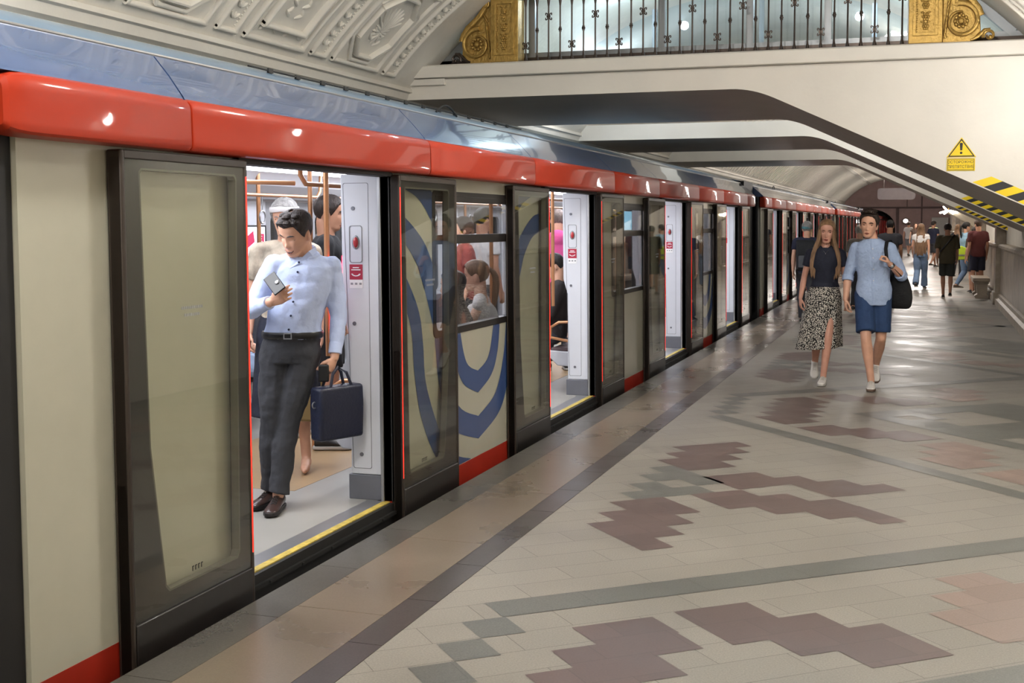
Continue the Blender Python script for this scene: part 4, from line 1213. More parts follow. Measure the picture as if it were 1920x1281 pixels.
HL_F = [(0, .082), (25, .078), (45, .060), (62, .02), (75, -.03), (95, -.05), (120, -.08), (180, -.09)]

def hand(mb, w, d, th, n, curl=20, spread=6, sc=1.0, thumb_in=.5, curls=None, palm_only=False):
    # w wrist point, d direction to the fingers, th thumb side, n direction in which fingers curl
    w = Vector(w); d = Vector(d).normalized(); th = Vector(th); th = (th - d * th.dot(d)).normalized(); n_ = Vector(n); nn = d.cross(th)
    n = nn if nn.dot(n_) > 0 else -nn
    S = sc
    L = .095 * S
    # palm
    P = [w - d * .012, w + d * .02 * S, w + d * .055 * S, w + d * .088 * S]
    mb.tube(P, [(.026 * S, .019 * S), (.034 * S, .017 * S), (.041 * S, .0155 * S), (.038 * S, .0125 * S)], 12, ref=th)
    mb.ball(w + d * .035 * S + th * .024 * S + n * .008 * S, (.02 * S,) * 3, 10)
    fl = [(.030, .070, .0085), (.0105, .079, .0088), (-.0095, .073, .0085), (-.029, .058, .0076)]
    for i, (o_, ln, r) in enumerate(fl):
        c_ = curls[i] if curls else curl + i * 3
        b = w + d * (.086 - .004 * abs(i - 1)) * S + th * o_ * S
        dd = (d + th * (.5 - i / 3 * 1.0) * radians(spread) * 2).normalized(); a = radians(c_) * .6
        p = b; pts = [p]
        for k, fr in enumerate((.42, .32, .26)):
            dr = dd * cos(a) + n * sin(a); p = p + dr * ln * fr * S; pts.append(p); a += radians(c_) * (1.0 if k == 0 else .8)
        rr = [r * S, r * .95 * S, r * .86 * S, r * .75 * S]
        for k in range(3): mb.caps(pts[k], pts[k + 1], rr[k], rr[k + 1], 10)
    b = w + d * .03 * S + th * .03 * S + n * .006 * S
    d1 = (d * .62 + th * (.7 - thumb_in * .6) + n * (.25 + thumb_in * .5)).normalized()
    p1 = b + d1 * .036 * S; d2 = (d * .85 + th * (.25 - thumb_in * .5) + n * (.1 + thumb_in * .6)).normalized(); p2 = p1 + d2 * .03 * S; p3 = p2 + d2 * .022 * S
    mb.caps(b, p1, .0135 * S, .0108 * S, 10); mb.caps(p1, p2, .0105 * S, .0095 * S, 10); mb.caps(p2, p3, .0095 * S, .0078 * S, 10)

def shoe(root, an, dirv, m, sole, L=.27, name='shoe', pitch=0, high=0, laces=None):
    # an: ankle point; dirv horizontal unit direction of the toes
    d = Vector((dirv[0], dirv[1], 0)).normalized(); s_ = Vector((-d.y, d.x, 0)); u = Vector((0, 0, 1))
    c = Vector((an[0], an[1], 0)); 
    R = Matrix((s_, -d, u)).transposed()  # local x side, -y toe
    piv = Vector((0, -.12, 0)); RP = Matrix.Rotation(radians(pitch), 3, 'X')
    zb = Vector(an).z - .08
    def T(p):
        p = Vector(p); p = RP @ (p - piv) + piv; return R @ p + c + Vector((0, 0, zb))
    q = MB(); rings = []
    prof = [(.075, .022, .055, .075 + high), (.068, .034, .03, .085 + high), (.03, .038, .025, .092 + high), (-.02, .037, .025, .085), (-.07, .040, .022, .066), (-.115, .045, .02, .050), (-.155, .044, .02, .042), (-.185, .034, .022, .034), (-.197, .016, .024, .028)]
    for y_, w_, zl, zh in prof:
        ring = []
        for k in range(14):
            a = 2 * pi * k / 14; zc_ = zh / 2 + .004; 
            ring.append(T((w_ * cos(a) * (1 if sin(a) < 0 else .86 + .14 * (1 - sin(a))), y_, .012 + (zh - .012) / 2 + (zh - .012) / 2 * sin(a))))
        rings.append(ring)
    q.loft(rings); so = q.build(name, m, root, sub=1)
    q = MB(); out = [(.03, .07), (.036, .02), (.036, -.05), (.046, -.115), (.043, -.165), (.024, -.198), (0, -.206)]
    pts = out + [(-x, y) for x, y in out[:-1][::-1]] + [(-.02, .085), (.02, .085)]
    q.prism(pts, lambda p: T((p[0], p[1], 0)), lambda p: T((p[0], p[1], .022))); q.build('sole', sole, so, bevel=.004)
    if laces:
        q = MB()
        for i in range(4):
            y_ = -.035 - i * .02; z_ = .083 - i * .0085
            for sg in (-1, 1): q.tube([T((-.018 * sg, y_, z_ - .003)), T((0, y_ - .008, z_ + .002)), T((.018 * sg, y_ - .016, z_ - .008))], .0022, 5)
        q.build('laces', laces, so)
    return so

def person(name_label, loc, rz, H, st, group=None):
    """st: pose and clothing; local frame faces -y; joints for a height of 1.75"""
    s = H / 1.75
    root = empty('person', loc, radians(rz), name_label, 'person', group); root.scale = (s, s, s)
    vx = st.get('vox', .012)
    J = dict(pel=(0, 0, .95), chest=(0, 0, 1.30), neck=(0, .01, 1.47), head=(0, -.012, 1.628), shR=(-.175, .0, 1.43), shL=(.175, .0, 1.43),
             elR=(-.215, .02, 1.15), elL=(.215, .02, 1.15), wrR=(-.225, -.05, .90), wrL=(.225, -.05, .90),
             hipR=(-.085, 0, .92), hipL=(.085, 0, .92), knR=(-.095, -.02, .50), knL=(.095, -.02, .50), anR=(-.10, .02, .08), anL=(.10, .02, .08))
    J.update(st.get('J', {})); J = {k: Vector(v) for k, v in J.items()}
    hr = st.get('hrot', (0, 0, 0))
    M = Matrix.Translation(J['head']) @ Euler([radians(a) for a in hr], 'XYZ').to_matrix().to_4x4()
    if st.get('hs'): M = M @ Matrix.Scale(st['hs'], 4)
    skin = SKIN[st.get('skin', 'fair')]; st['skinmat'] = skin
    fem = st.get('fem', 0)
    wf = .92 if fem else 1.0; fat = st.get('fat', 0)
    nk = .050 if fem else .060
    def spine(z):
        P = [(J['pel'].z - .15, J['pel']), (J['pel'].z, J['pel']), (J['chest'].z, J['chest']), (J['neck'].z, J['neck'])]
        if z <= P[1][0]: return Vector((J['pel'].x, J['pel'].y, 0))
        for (a, p), (b, q) in zip(P[1:], P[2:]):
            if z <= b: t = (z - a) / (b - a); r = p.lerp(q, t); return Vector((r.x, r.y, 0))
        return Vector((J['neck'].x, J['neck'].y, 0))
    def section(z):
        T = [(.84, .135, .105), (.92, .160, .118), (1.0, .158, .112), (1.08, .142, .100 + fat * .9), (1.18, .150, .106 + fat), (1.28, .165, .112 + fat * .4), (1.36, .172, .112), (1.42, .155, .095), (1.455, .105, .072), (1.475, .065, .058), (1.49, .055, .052)]
        if fem: T = [(.84, .15, .11), (.92, .168, .118), (1.0, .150, .105), (1.08, .122, .088), (1.18, .128, .095), (1.26, .145, .118), (1.33, .15, .112), (1.41, .135, .085), (1.455, .09, .065), (1.475, .055, .052), (1.49, .048, .046)]
        for a, b in zip(T, T[1:]):
            if z <= b[0]: t = max(0, (z - a[0]) / (b[0] - a[0])); return (a[1] + (b[1] - a[1]) * t, a[2] + (b[2] - a[2]) * t)
        return T[-1][1:]
    tw = radians(st.get('twist', 0))
    def torso(mb, z0, z1, ex, flare=0, topr=None, seg=24):
        rings = []; n = 16; dz = J['pel'].z - .95
        for z in [z0 + (z1 - z0) * k / n for k in range(n + 1)]:
            c = spine(z + dz); rx, ry = section(z)
            f = flare * max(0, (1.1 - z) / .3)
            rx += ex + f; ry += ex + f
            cc = cos(tw * min(1, max(0, (z - 1) / .4))); ss = sin(tw * min(1, max(0, (z - 1) / .4)))
            ring = []
            for k in range(seg):
                a = 2 * pi * k / seg
                x = rx * math.copysign(abs(cos(a)) ** .85, cos(a)); y = ry * math.copysign(abs(sin(a)) ** .9, sin(a)) - fat * .5 * (1 if 1.0 < z < 1.3 else 0)
                ring.append(Vector((c.x + x * cc - y * ss, c.y + x * ss + y * cc, z + dz)))
            rings.append(ring)
        mb.loft(rings)
    def limb(mb, pts, rad, seg=14):
        for i in range(len(pts) - 1): mb.caps(pts[i], pts[i + 1], rad[i], rad[i + 1], seg)
    def lerp(a, b, t): return a.lerp(b, t)
    # ---- body : one continuous surface
    b = MB()
    head_mesh(b, M, fem, st.get('smile', 0), st.get('hres', .7))
    hb = M @ Vector((0, .028, -.055))
    b.tube([J['neck'] - Vector((0, 0, .05)), J['neck'], hb, M @ Vector((0, .03, -.02))], [nk + .012, nk + .002, nk - .002, nk - .008], 16)
    torso(b, .88, 1.47, -.03)
    for s_ in 'RL':
        sh, el, wr = J['sh' + s_], J['el' + s_], J['wr' + s_]
        ar = .82 if fem else 1
        limb(b, [sh + (J['chest'] - sh) * .15, lerp(sh, el, .35), el, lerp(el, wr, .35), wr], [.048 * ar, .046 * ar, .038 * ar, .039 * ar, .0255 * ar])
        fa = (wr - el).normalized()
        hd = st.get('hand' + s_, {})
        d = Vector(hd.get('d', fa)); th = hd.get('th', (0, -1, 0)); n = hd.get('n', (1 if s_ == 'R' else -1, 0, 0))
        hand(b, wr, d, th, n, hd.get('curl', 22), hd.get('spread', 6), hd.get('sc', .92 if fem else 1), hd.get('ti', .3), hd.get('curls'))
        hp, kn, an = J['hip' + s_], J['kn' + s_], J['an' + s_]
        if st.get('legs', 1):
            lr = .95 if fem else 1
            ca = lerp(kn, an, .3) + Vector((0, .012, 0)) * (1 if kn.z - an.z > .2 else 0)
            limb(b, [hp, lerp(hp, kn, .5), kn, ca, lerp(kn, an, .7), an], [.078 * lr, .066 * lr, .050 * lr, .054 * lr, .038 * lr, .034 * lr])
            if st.get('feet'):
                fd = Vector(st.get('foot' + s_, (0, -1))[:2] + (0,)).normalized()
                b.caps(an + Vector((0, 0, -.03)), an + fd * .10 + Vector((0, 0, -.055)), .036, .03, 10); b.caps(an + fd * .10 + Vector((0, 0, -.055)), an + fd * .17 + Vector((0, 0, -.062)), .034, .018, 10)
    b.build('body', skin, root, voxel=st.get('svox', vx * .7), sm=2)
    if st.get('face', 1): face_parts(root, M, st)
    # ---- clothes
    nz = st.get('folds', .012)
    tp = st.get('top')
    if tp:
        q = MB(); ex = tp.get('ex', .012)
        torso(q, tp.get('hem', .93), tp.get('topz', 1.475), ex, tp.get('flare', 0))
        for s_ in 'RL':
            sh, el, wr = J['sh' + s_], J['el' + s_], J['wr' + s_]; k = tp.get('sleeve', .6); kk = k[s_] if isinstance(k, dict) else k
            ar = (.88 if fem else 1) * tp.get('arm', 1)
            inn = Vector((J['neck'].x, J['neck'].y, J['neck'].z - .03))
            R_ = [.062 * ar, .064 * ar, .058 * ar]
            q.caps(lerp(inn, sh, .35), sh - Vector((0, 0, .012)), .058, .060 * ar, 14)
            if kk <= 0: continue
            if kk <= 1:
                e = lerp(sh, el, kk); q.tube([sh, lerp(sh, e, .5), e], [.062 * ar, .064 * ar, (.062 + .012 * tp.get('loose', 0)) * ar], 16)
                if tp.get('cuff'): q.tube([lerp(sh, el, kk - .12), lerp(sh, el, kk + .02)], [.068 * ar, .067 * ar], 16)
            else:
                e = lerp(el, wr, kk - 1)
                limb(q, [sh, lerp(sh, el, .5), el], [.062 * ar, .060 * ar, .052 * ar])
                q.caps(el, lerp(el, e, .85), .052 * ar, .042 * ar if kk > 1.6 else .049 * ar, 14)
                q.tube([lerp(el, e, .6), e], [.047 * ar if kk < 1.6 else .042 * ar, (.040 if kk > 1.6 else .053) * ar], 16)
        if tp.get('collar'):
            c = J['neck']; r = nk + .016
            P = []
            for a in range(-150, 151, 20):
                t = radians(a - 90 + 0)
                P.append(c + Vector((r * cos(radians(a + 90)) * 1.05, r * sin(radians(a + 90)), .012 + .022 * sin(radians(a + 90)))))
            q.tube(P, [(.008, .022)] * len(P), 8, ref=(0, 0, 1))
        if tp.get('hood'):
            c = J['neck']; q.ball(c + Vector((0, .09, -.03)), (.12, .05, .09), 14)
        o = q.build(tp.get('name', 'shirt'), tp['m'], root, voxel=vx, noise=nz, nscale=.11, sm=3)
        if tp.get('buttons'):
            for z_ in tp['buttons']:
                cc = spine(z_); rx, ry = section(z_); B = MB(); 
                p = Vector((cc.x + tp.get('bx', 0), cc.y - ry - ex - fat * .5 * (1 if 1.0 < z_ < 1.3 else 0) - .002, z_))
                pr = Matrix.Rotation(tw * min(1, max(0, (z_ - 1) / .4)), 4, 'Z'); p = pr @ (p - cc) + cc
                B.tube([p, p + Vector((0, -.006, 0))], .0062, 10); B.build('button', tp['bm'], o)
        if tp.get('placket'):
            B = MB(); zs = [tp.get('hem', .93) + .01 + (1.45 - tp.get('hem', .93) - .01) * k / 12 for k in range(13)]; P = []
            for z_ in zs:
                cc = spine(z_); rx, ry = section(z_); P.append(Vector((cc.x, cc.y - ry - ex - tp.get('flare', 0) * max(0, (1.1 - z_) / .3) + .001, z_)))
            B.tube(P, [(.016, .004)] * 13, 8, ref=(1, 0, 0)); B.build('placket', tp['m'], o)
    bt = st.get('bottom')
    if bt:
        q = MB(); ex = bt.get('ex', .014); dz = J['pel'].z - .95
        if bt['kind'] in ('trousers', 'shorts'):
            torso(q, .86, bt.get('waist', 1.04), ex - .004)
            for s_ in 'RL':
                hp, kn, an = J['hip' + s_], J['kn' + s_], J['an' + s_]
                wd = bt.get('wide', 1)
                if bt['kind'] == 'trousers':
                    e = lerp(kn, an, bt.get('len', .97)); hem = bt.get('hemr', .056)
                    limb(q, [hp, lerp(hp, kn, .5), kn], [.098, .086 * wd, .068 * wd]); q.caps(kn, lerp(kn, e, .6), .068 * wd, .060 * wd, 14); q.tube([lerp(kn, e, .4), lerp(kn, e, .8), e], [.062 * wd, hem, hem], 16)
                else:
                    e = lerp(hp, kn, bt.get('len', .85)); q.caps(hp, lerp(hp, e, .6), .098, .094 * wd, 14); q.tube([lerp(hp, e, .3), e], [.096 * wd, .092 * wd], 18)
        else:
            # skirt
            rings = []; z1 = 1.05; z0 = bt.get('hem', .35); n = 22; sh_ = bt.get('shift', (0, 0))
            for k in range(n + 1):
                t = k / n; z = z0 + (z1 - z0) * t; c = spine(max(z, .95)); u = 1 - t
                rx, ry = section(max(.9, z)); 
                if z < .9: rx, ry = .17 + .0 * u, .12
                rx += .012 + bt.get('flare', .03) * u ** 1.2; ry += .012 + bt.get('flare', .03) * u ** 1.2 + .02 * u
                ring = []
                for j in range(48):
                    a = 2 * pi * j / 48; w_ = 1 + bt.get('wave', .06) * u * sin(a * 7 + .6) + .03 * u * sin(a * 13)
                    ring.append(Vector((c.x + sh_[0] * u + rx * cos(a) * w_, c.y + sh_[1] * u + ry * sin(a) * w_, z + (bt.get('slant', 0) * cos(a) * u))))
                rings.append(ring)
            q.loft(rings)
        o = q.build(bt.get('name', bt['kind']), bt['m'], root, voxel=vx, noise=nz * bt.get('fold', 1), nscale=.13, sm=3)
        if bt.get('belt'):
            B = MB(); P = []; z_ = bt.get('beltz', 1.035)
            for a in range(0, 360, 12):
                cc = spine(z_ + dz); rx, ry = section(z_); rx += ex + .008; ry += ex + .008
                P.append(Vector((cc.x + rx * math.copysign(abs(cos(radians(a))) ** .85, cos(radians(a))), cc.y + ry * math.copysign(abs(sin(radians(a))) ** .9, sin(radians(a))) - fat * .3, z_ + dz)))
            B.tube(P, [(.019, .005)] * len(P), 8, ref=(0, 0, 1), closed=True); be = B.build('belt', bt['belt'], root)
            B = MB(); cc = spine(z_); rx, ry = section(z_); y_ = cc.y - ry - ex - .014 - fat * .3
            ring_frame(B, [(-.024, -.018), (.024, -.018), (.024, .018), (-.024, .018)], [(-.018, -.012), (.018, -.012), (.018, .012), (-.018, .012)], lambda p: (cc.x + p[0], y_ - .004, z_ + p[1]), lambda p: (cc.x + p[0], y_ + .002, z_ + p[1])); B.build('buckle', T_steel, be)
    sh_ = st.get('shoes')
    if sh_:
        for s_ in 'RL':
            fd = st.get('foot' + s_, (0, -1)); shoe(root, J['an' + s_], fd, sh_[0], sh_[1], pitch=st.get('pitch' + s_, 0), laces=sh_[2] if len(sh_) > 2 else None)
    hf = st.get('hair')
    if hf == 'short': hair_cap(root, M, st['hairmat'], st.get('hl', HL_M), st.get('hoff', .013), noise=.007, extra=st.get('hextra') and (lambda q: st['hextra'](q, M)))
    elif hf == 'long':
        hair_cap(root, M, st['hairmat'], HL_F, .012, noise=.004)
        q = MB(); ln = st.get('hlen', .40)
        fr = st.get('hfront', 1)
        for s_ in (-1, 1):
            for k, az in enumerate((62, 78, 94, 110)):
                a0 = M @ hpt(s_ * az, .04, .008); a1 = M @ hpt(s_ * az, -.06, .012)
                e = J['neck'] + Vector((s_ * (.085 + .028 * (3 - k) * .6), -.085 + .03 * k if fr else .03 + .02 * k, -.06)); f_ = J['neck'] + Vector((s_ * (.075 + .035 * (3 - k) * .7), (-.125 + .02 * k) if fr else .09, -ln * .62 - .015 * k)); g = f_ + Vector((-s_ * .012, -.004, -ln * .3))
                q.tube([a0, a1, e, f_, g], [(.016, .010), (.024, .012), (.028, .013), (.022, .010), (.006, .004)], 10, ref=(1, .3 * s_, 0))
        for az in range(120, 241, 20):
            a0 = M @ hpt(az, .03, .008); a1 = M @ hpt(az, -.07, .018); e = Vector((a1.x * 1.15, J['neck'].y + .085, J['neck'].z - .07)); f_ = e + Vector((0, .03, -ln * .55)); g = f_ + Vector((0, 0, -ln * .3))
            q.tube([a0, a1, e, f_, g], [(.03, .014), (.036, .018), (.04, .02), (.034, .016), (.012, .006)], 10, ref=(1, 0, 0))
        q.build('hair_lengths', st['hairmat'], root, noise=.012, nscale=.04, sub=1)
    elif hf == 'ponytail':
        hair_cap(root, M, st['hairmat'], HL_F[:4] + [(75, 0), (95, .02), (120, -.05), (180, -.07)], .010, noise=.003)
        q = MB(); a0 = M @ Vector((0, .10, .04)); q.ball(a0 + Vector((0, .01, 0)), .025, 10)
        q.tube([a0, a0 + Vector((0, .05, -.01)), a0 + Vector((0, .07, -.10)), a0 + Vector((0, .05, -.24)), a0 + Vector((0, .04, -.34))], [.018, .026, .032, .026, .006], 12); q.build('ponytail', st['hairmat'], root, noise=.01, nscale=.03, sub=1)
    return root, J, M

def walk(fw='L', st=.22, arm=.10):
    o = 'R' if fw == 'L' else 'L'; sg = {'R': -1, 'L': 1}
    J = {}
    J['kn' + fw] = (sg[fw] * .085, -.14, .51); J['an' + fw] = (sg[fw] * .07, -st, .085)
    J['kn' + o] = (sg[o] * .085, -.03, .49); J['an' + o] = (sg[o] * .075, st, .15)
    J['el' + fw] = (sg[fw] * .215, .06, 1.16); J['wr' + fw] = (sg[fw] * .22, .06 + arm * .3, .91)
    J['el' + o] = (sg[o] * .215, -.02, 1.15); J['wr' + o] = (sg[o] * .22, -.10 - arm * .5, .92)
    return J
H_dark = hairm('dark_brown', '2e221c'); H_brown = hairm('brown', '4a3528'); H_blond = hairm('dark_blond', '8a6a4c'); H_grey = hairm('grey', '8f8d8a'); H_black = hairm('black', '1c1818'); H_lb = hairm('light_brown', '7d6048')
W_shoe = mat('white_leather', 'dcd8d2', .5); W_sole = mat('white_sole', 'c9c4bc', .6); K_shoe = mat('black_shoe', '1e1d1e', .5); K_sole = mat('pale_sole', 'b5b0a8', .6); B_shoe = mat('brown_leather', '3c2a25', .3, coat=.3); B_sole = mat('dark_sole', '1c1614', .6)
gum = mat('gum_sole', '6a5648', .6)
C_lblue = cloth('pale_blue', 'b9c6e6', .04); C_charc = cloth('charcoal_wool', '37383d', .06); C_belt = mat('black_leather', '171617', .35)
C_navy = cloth('navy_tee', '1d2030', .06); C_boyshirt = cloth('oxford_blue', 'a3b6d6', .05, bs=30); C_shorts = cloth('blue_shorts', '263f66', .08)

# spotted skirt
def spotted():
    m = bpy.data.materials.new('spotted_skirt'); m.use_nodes = True; N = m.node_tree.nodes; L = m.node_tree.links; b = N['Principled BSDF']; b.inputs['Roughness'].default_value = .85
    tc = N.new('ShaderNodeTexCoord'); v = N.new('ShaderNodeTexVoronoi'); v.inputs['Scale'].default_value = 85; v.inputs['Randomness'].default_value = .8
    nz = N.new('ShaderNodeTexNoise'); nz.inputs['Scale'].default_value = 30
    mp = N.new('ShaderNodeVectorMath'); mp.operation = 'MULTIPLY_ADD'; mp.inputs[1].default_value = (.02, .02, .02)
    L.new(tc.outputs['Object'], nz.inputs['Vector']); L.new(nz.outputs['Color'], mp.inputs[0]); L.new(tc.outputs['Object'], mp.inputs[2]); L.new(mp.outputs[0], v.inputs['Vector'])
    r = N.new('ShaderNodeValToRGB'); r.color_ramp.elements[0].position = .40; r.color_ramp.elements[0].color = lin('ddd8cc'); r.color_ramp.elements[1].position = .48; r.color_ramp.elements[1].color = lin('1c1a1a')
    L.new(v.outputs['Distance'], r.inputs[0]); L.new(r.outputs[0], b.inputs['Base Color']); return m
C_spot = spotted()

# ---- man leaning in the doorway
ZF = .05
def manhair(q, M):
    for x_, y_, z_, r in ((-.04, -.066, .082, .022), (-.012, -.078, .09, .026), (.02, -.076, .092, .026), (.048, -.055, .085, .022), (0, -.04, .108, .034), (.035, -.02, .105, .03), (-.035, -.02, .105, .03)):
        q.ball(M @ Vector((x_, y_, z_)), (r, r * 1.2, r * .7), 12)
man_st = dict(vox=.007, svox=.004, hres=1.3, skin='fair', fat=.022, smile=1, down=1, hair='short', hairmat=H_dark, hoff=.010, folds=.02, hrot=(26, 6, -26), hs=1.08, hextra=manhair,
    hl=[(0, .068), (25, .074), (42, .072), (55, .045), (68, .01), (80, -.01), (88, .012), (100, .02), (115, -.02), (140, -.055), (180, -.065)],
    J=dict(pel=(.01, 0, .95), chest=(.07, .02, 1.30), neck=(.085, .0, 1.475), head=(.06, -.065, 1.615), shR=(-.075, -.03, 1.43), shL=(.245, .05, 1.42),
           elR=(-.20, -.10, 1.17), elL=(.285, .05, 1.13), wrR=(-.035, -.28, 1.23), wrL=(.27, -.02, .885),
           hipR=(-.075, 0, .92), hipL=(.095, 0, .92), knR=(-.095, -.03, .50), knL=(-.005, -.03, .52), anR=(-.13, .06, .085), anL=(-.055, -.09, .085)),
    handR=dict(d=(.80, -.35, .40), th=(-.3, -.15, 1), n=(-.1, .9, .5), curls=[38, 44, 48, 52], ti=.9, sc=1.0), handL=dict(d=(-.35, -.25, -.9), th=(-.4, -.8, .1), n=(-1, .3, .2), curls=[62, 68, 72, 76], ti=.7),
    footR=(-.35, -.9), footL=(-.05, -1),
    top=dict(m=C_lblue, hem=1.0, ex=.016, sleeve=1.86, collar=1, bm=mat('dark_button', '1c2440', .4), buttons=[1.06, 1.14, 1.22, 1.30, 1.39, 1.445]),
    bottom=dict(kind='trousers', m=C_charc, waist=1.035, wide=1.12, hemr=.062, belt=C_belt, beltz=1.022, fold=1.3), shoes=(B_shoe, B_sole, B_sole))
man, mJ, mM = person('smiling man in a pale blue shirt and charcoal trousers leaning in the doorway, looking down', (-3.46, 6.26, ZF), 17, 1.72, man_st)
mw = man.matrix_basis
def loc2w(root, p):
    s = root.scale.x; return Matrix.Rotation(root.rotation_euler.z, 4, 'Z') @ (Vector(p) * s) + root.location
m = MB(); c = mJ['neck']
for sg in (-1, 1):
    Q = [c + Vector((sg * .012, -.078, -.035)), c + Vector((sg * .062, -.060, .012)), c + Vector((sg * .078, -.01, .035)), c + Vector((sg * .05, .055, .045)), c + Vector((0, .068, .048))]
    m.tube(Q, [(.024, .005), (.026, .006), (.024, .006), (.022, .006), (.022, .006)], 8, ref=(0, .2, 1))
    m.tube([c + Vector((sg * .016, -.082, -.03)), c + Vector((sg * .055, -.098, -.062))], [(.022, .004), (.006, .003)], 8, ref=(1, 0, .5))
m.build('collar', C_lblue, man)
m = MB(); d = (mJ['wrR'] - mJ['elR']).normalized(); m.tube([mJ['wrR'] - d * .085, mJ['wrR'] - d * .03], .039, 16); m.build('cuff', C_lblue, man, bevel=.003)
m = MB(); d = (mJ['wrL'] - mJ['elL']).normalized(); m.tube([mJ['wrL'] - d * .09, mJ['wrL'] - d * .025], .040, 16); m.build('cuff', C_lblue, man, bevel=.003)
# phone in his right hand
ph = empty('smartphone', loc2w(man, (-.005, -.345, 1.335)), radians(17), 'dark smartphone held in the right hand of the man in the doorway', 'phone')
m = MB(); m.box((-.037, -.0045, -.078), (.037, .0045, .078)); o = m.build('phone_case', mat('phone_black', '0e0e10', .5), ph, bevel=.004); 
m = MB(); m.box((-.034, .0046, -.074), (.034, .0052, .074)); m.build('phone_screen', mat('phone_screen_mat', '101216', .3), ph, smooth=False)
m = MB(); m.ball((.015, -.0075, -.01), (.014, .004, .014), 12); m.build('phone_ring', T_steel, ph)
ph.rotation_euler = (radians(-48), radians(-38), radians(28))
# wallet held in the left hand
wl_ = empty('phone_case', loc2w(man, (.215, -.07, .80)), radians(20), 'small black case gripped in the lowered left hand of the man in the doorway', 'case')
m = MB(); m.box((-.03, -.012, -.05), (.03, .012, .05)); m.build('case_body', C_belt, wl_, bevel=.008)
# briefcase hanging from that hand
bg = empty('briefcase', loc2w(man, (.28, .0, .60)), radians(-24), 'dark navy leather briefcase hanging from the man\'s left hand', 'bag')
C_bag = mat('navy_leather', '141a30', .4, var=.05, bump=.2, bscale=60)
m = MB(); m.prism([(-.05, -.19), (.05, -.19), (.058, 0), (.05, .12), (-.05, .12), (-.058, 0)], lambda p: (p[0], -.16, p[1]), lambda p: (p[0], .16, p[1])); m.build('bag_body', C_bag, bg, bevel=.02, seg=3)
m = MB(); m.box((-.062, -.13, -.165), (-.052, .13, -.0)); m.build('front_pocket', C_bag, bg, bevel=.006)
for x_ in (-.035, .035):
    m = MB(); m.tube([(x_, -.075, .02), (x_, -.075, .12), (x_ * .7, -.05, .19), (x_ * .3, 0, .225), (x_ * .7, .05, .19), (x_, .075, .12), (x_, .075, .02)], [(.011, .004)] * 7, 8, ref=(0, 1, 0)); m.build('bag_handle', C_bag, bg)
m = MB(); m.tube([(-.054, -.15, .07), (-.058, 0, .085), (-.054, .15, .07)], .004, 6); m.build('zip', T_steel, bg)
m = MB(); m.tube([(-.0, -.165 + .015 * sin(radians(a)), .02 + .018 * cos(radians(a))) for a in range(0, 360, 40)], .0035, 6, closed=True); m.build('strap_ring', T_steel, bg)

# ---- other passengers inside the first car
C_black = cloth('black_jersey', '17181c', .1); C_navyd = cloth('navy_dress', '1c2130', .1); C_cream = cloth('patterned_blouse', 'b5aa98', .5); C_white = cloth('white', 'd9d7d6', .03)
C_jeans = cloth('light_jeans', '9db0cc', .1); C_grey = cloth('grey_marl', '7c7f86', .1)
def seat_pose(z=.05, lean=0):
    return dict(pel=(0, .0, .56), chest=(0, .05 + lean, .90), neck=(0, .04 + lean, 1.08), head=(0, .0 + lean, 1.235), shR=(-.175, .05 + lean, 1.03), shL=(.175, .05 + lean, 1.03),
        elR=(-.21, -.05, .76), elL=(.21, -.05, .76), wrR=(-.12, -.27, .66), wrL=(.12, -.27, .66), hipR=(-.085, -.02, .53), hipL=(.085, -.02, .53), knR=(-.10, -.45, .52), knL=(.10, -.45, .52), anR=(-.10, -.42, .085), anL=(.10, -.42, .085))
SIT = dict(pel=(0, .0, .56), chest=(0, .04, .91), neck=(0, .03, 1.08), head=(0, -.005, 1.235), shR=(-.175, .04, 1.03), shL=(.175, .04, 1.03),
    elR=(-.21, -.05, .76), elL=(.21, -.05, .76), wrR=(-.12, -.27, .66), wrL=(.12, -.27, .66), hipR=(-.085, -.02, .53), hipL=(.085, -.02, .53), knR=(-.10, -.45, .52), knL=(.10, -.45, .52), anR=(-.10, -.42, .085), anL=(.10, -.42, .085))
def P(label, loc, rz, H, hair, hm, top, bot, J=None, **k):
    st = dict(vox=.013, svox=.009, hair=hair, hairmat=hm, top=top, bottom=bot, J=J or {}); st.setdefault('shoes', (K_shoe, K_sole)); st.update(k)
    return person(label, loc, rz, H, st)

hbr, hbJ, hbM = P('woman with grey hair and a pale headband standing behind the leaning man', (-4.0, 7.2, ZF), 24, 1.80, 'short', H_grey, dict(m=C_cream, hem=.98, sleeve=.7), dict(kind='skirt', m=C_navyd, hem=.36, flare=.05), fem=1, hl=HL_F, hrot=(10, 0, -10), feet=1, shoes=None, J=dict(anR=(-.13, -.02, .085), anL=(.12, 0, .085)))
m = MB(); m.tube([hbM @ hpt(az, .075 - .02 * abs(az) / 100, .014) for az in range(-100, 101, 10)], [(.017, .004)] * 21, 8, ref=(0, 0, 1)); m.build('headband', mat('headband_pale', 'd0cdcc', .7), hbr)
P('dark-haired man in a black sports shirt in profile beside the white door panel', (-4.13, 8.06, ZF), 112, 1.84, 'short', H_dark, dict(m=C_black, hem=.88, sleeve=.7, name='sports_shirt'), dict(kind='shorts', m=C_black), hrot=(6, 0, 0), skin='tan')
P('man in dark grey and pale jeans seated at the left inside the first doorway', (-5.12, 8.55, ZF), 82, 1.72, 'short', H_brown, dict(m=cloth('dark_slate', '34373f'), hem=.92, sleeve=1.5, name='sweatshirt'), dict(kind='trousers', m=C_jeans, len=.6), dict(SIT), hrot=(6, 0, 0), svox=.007)
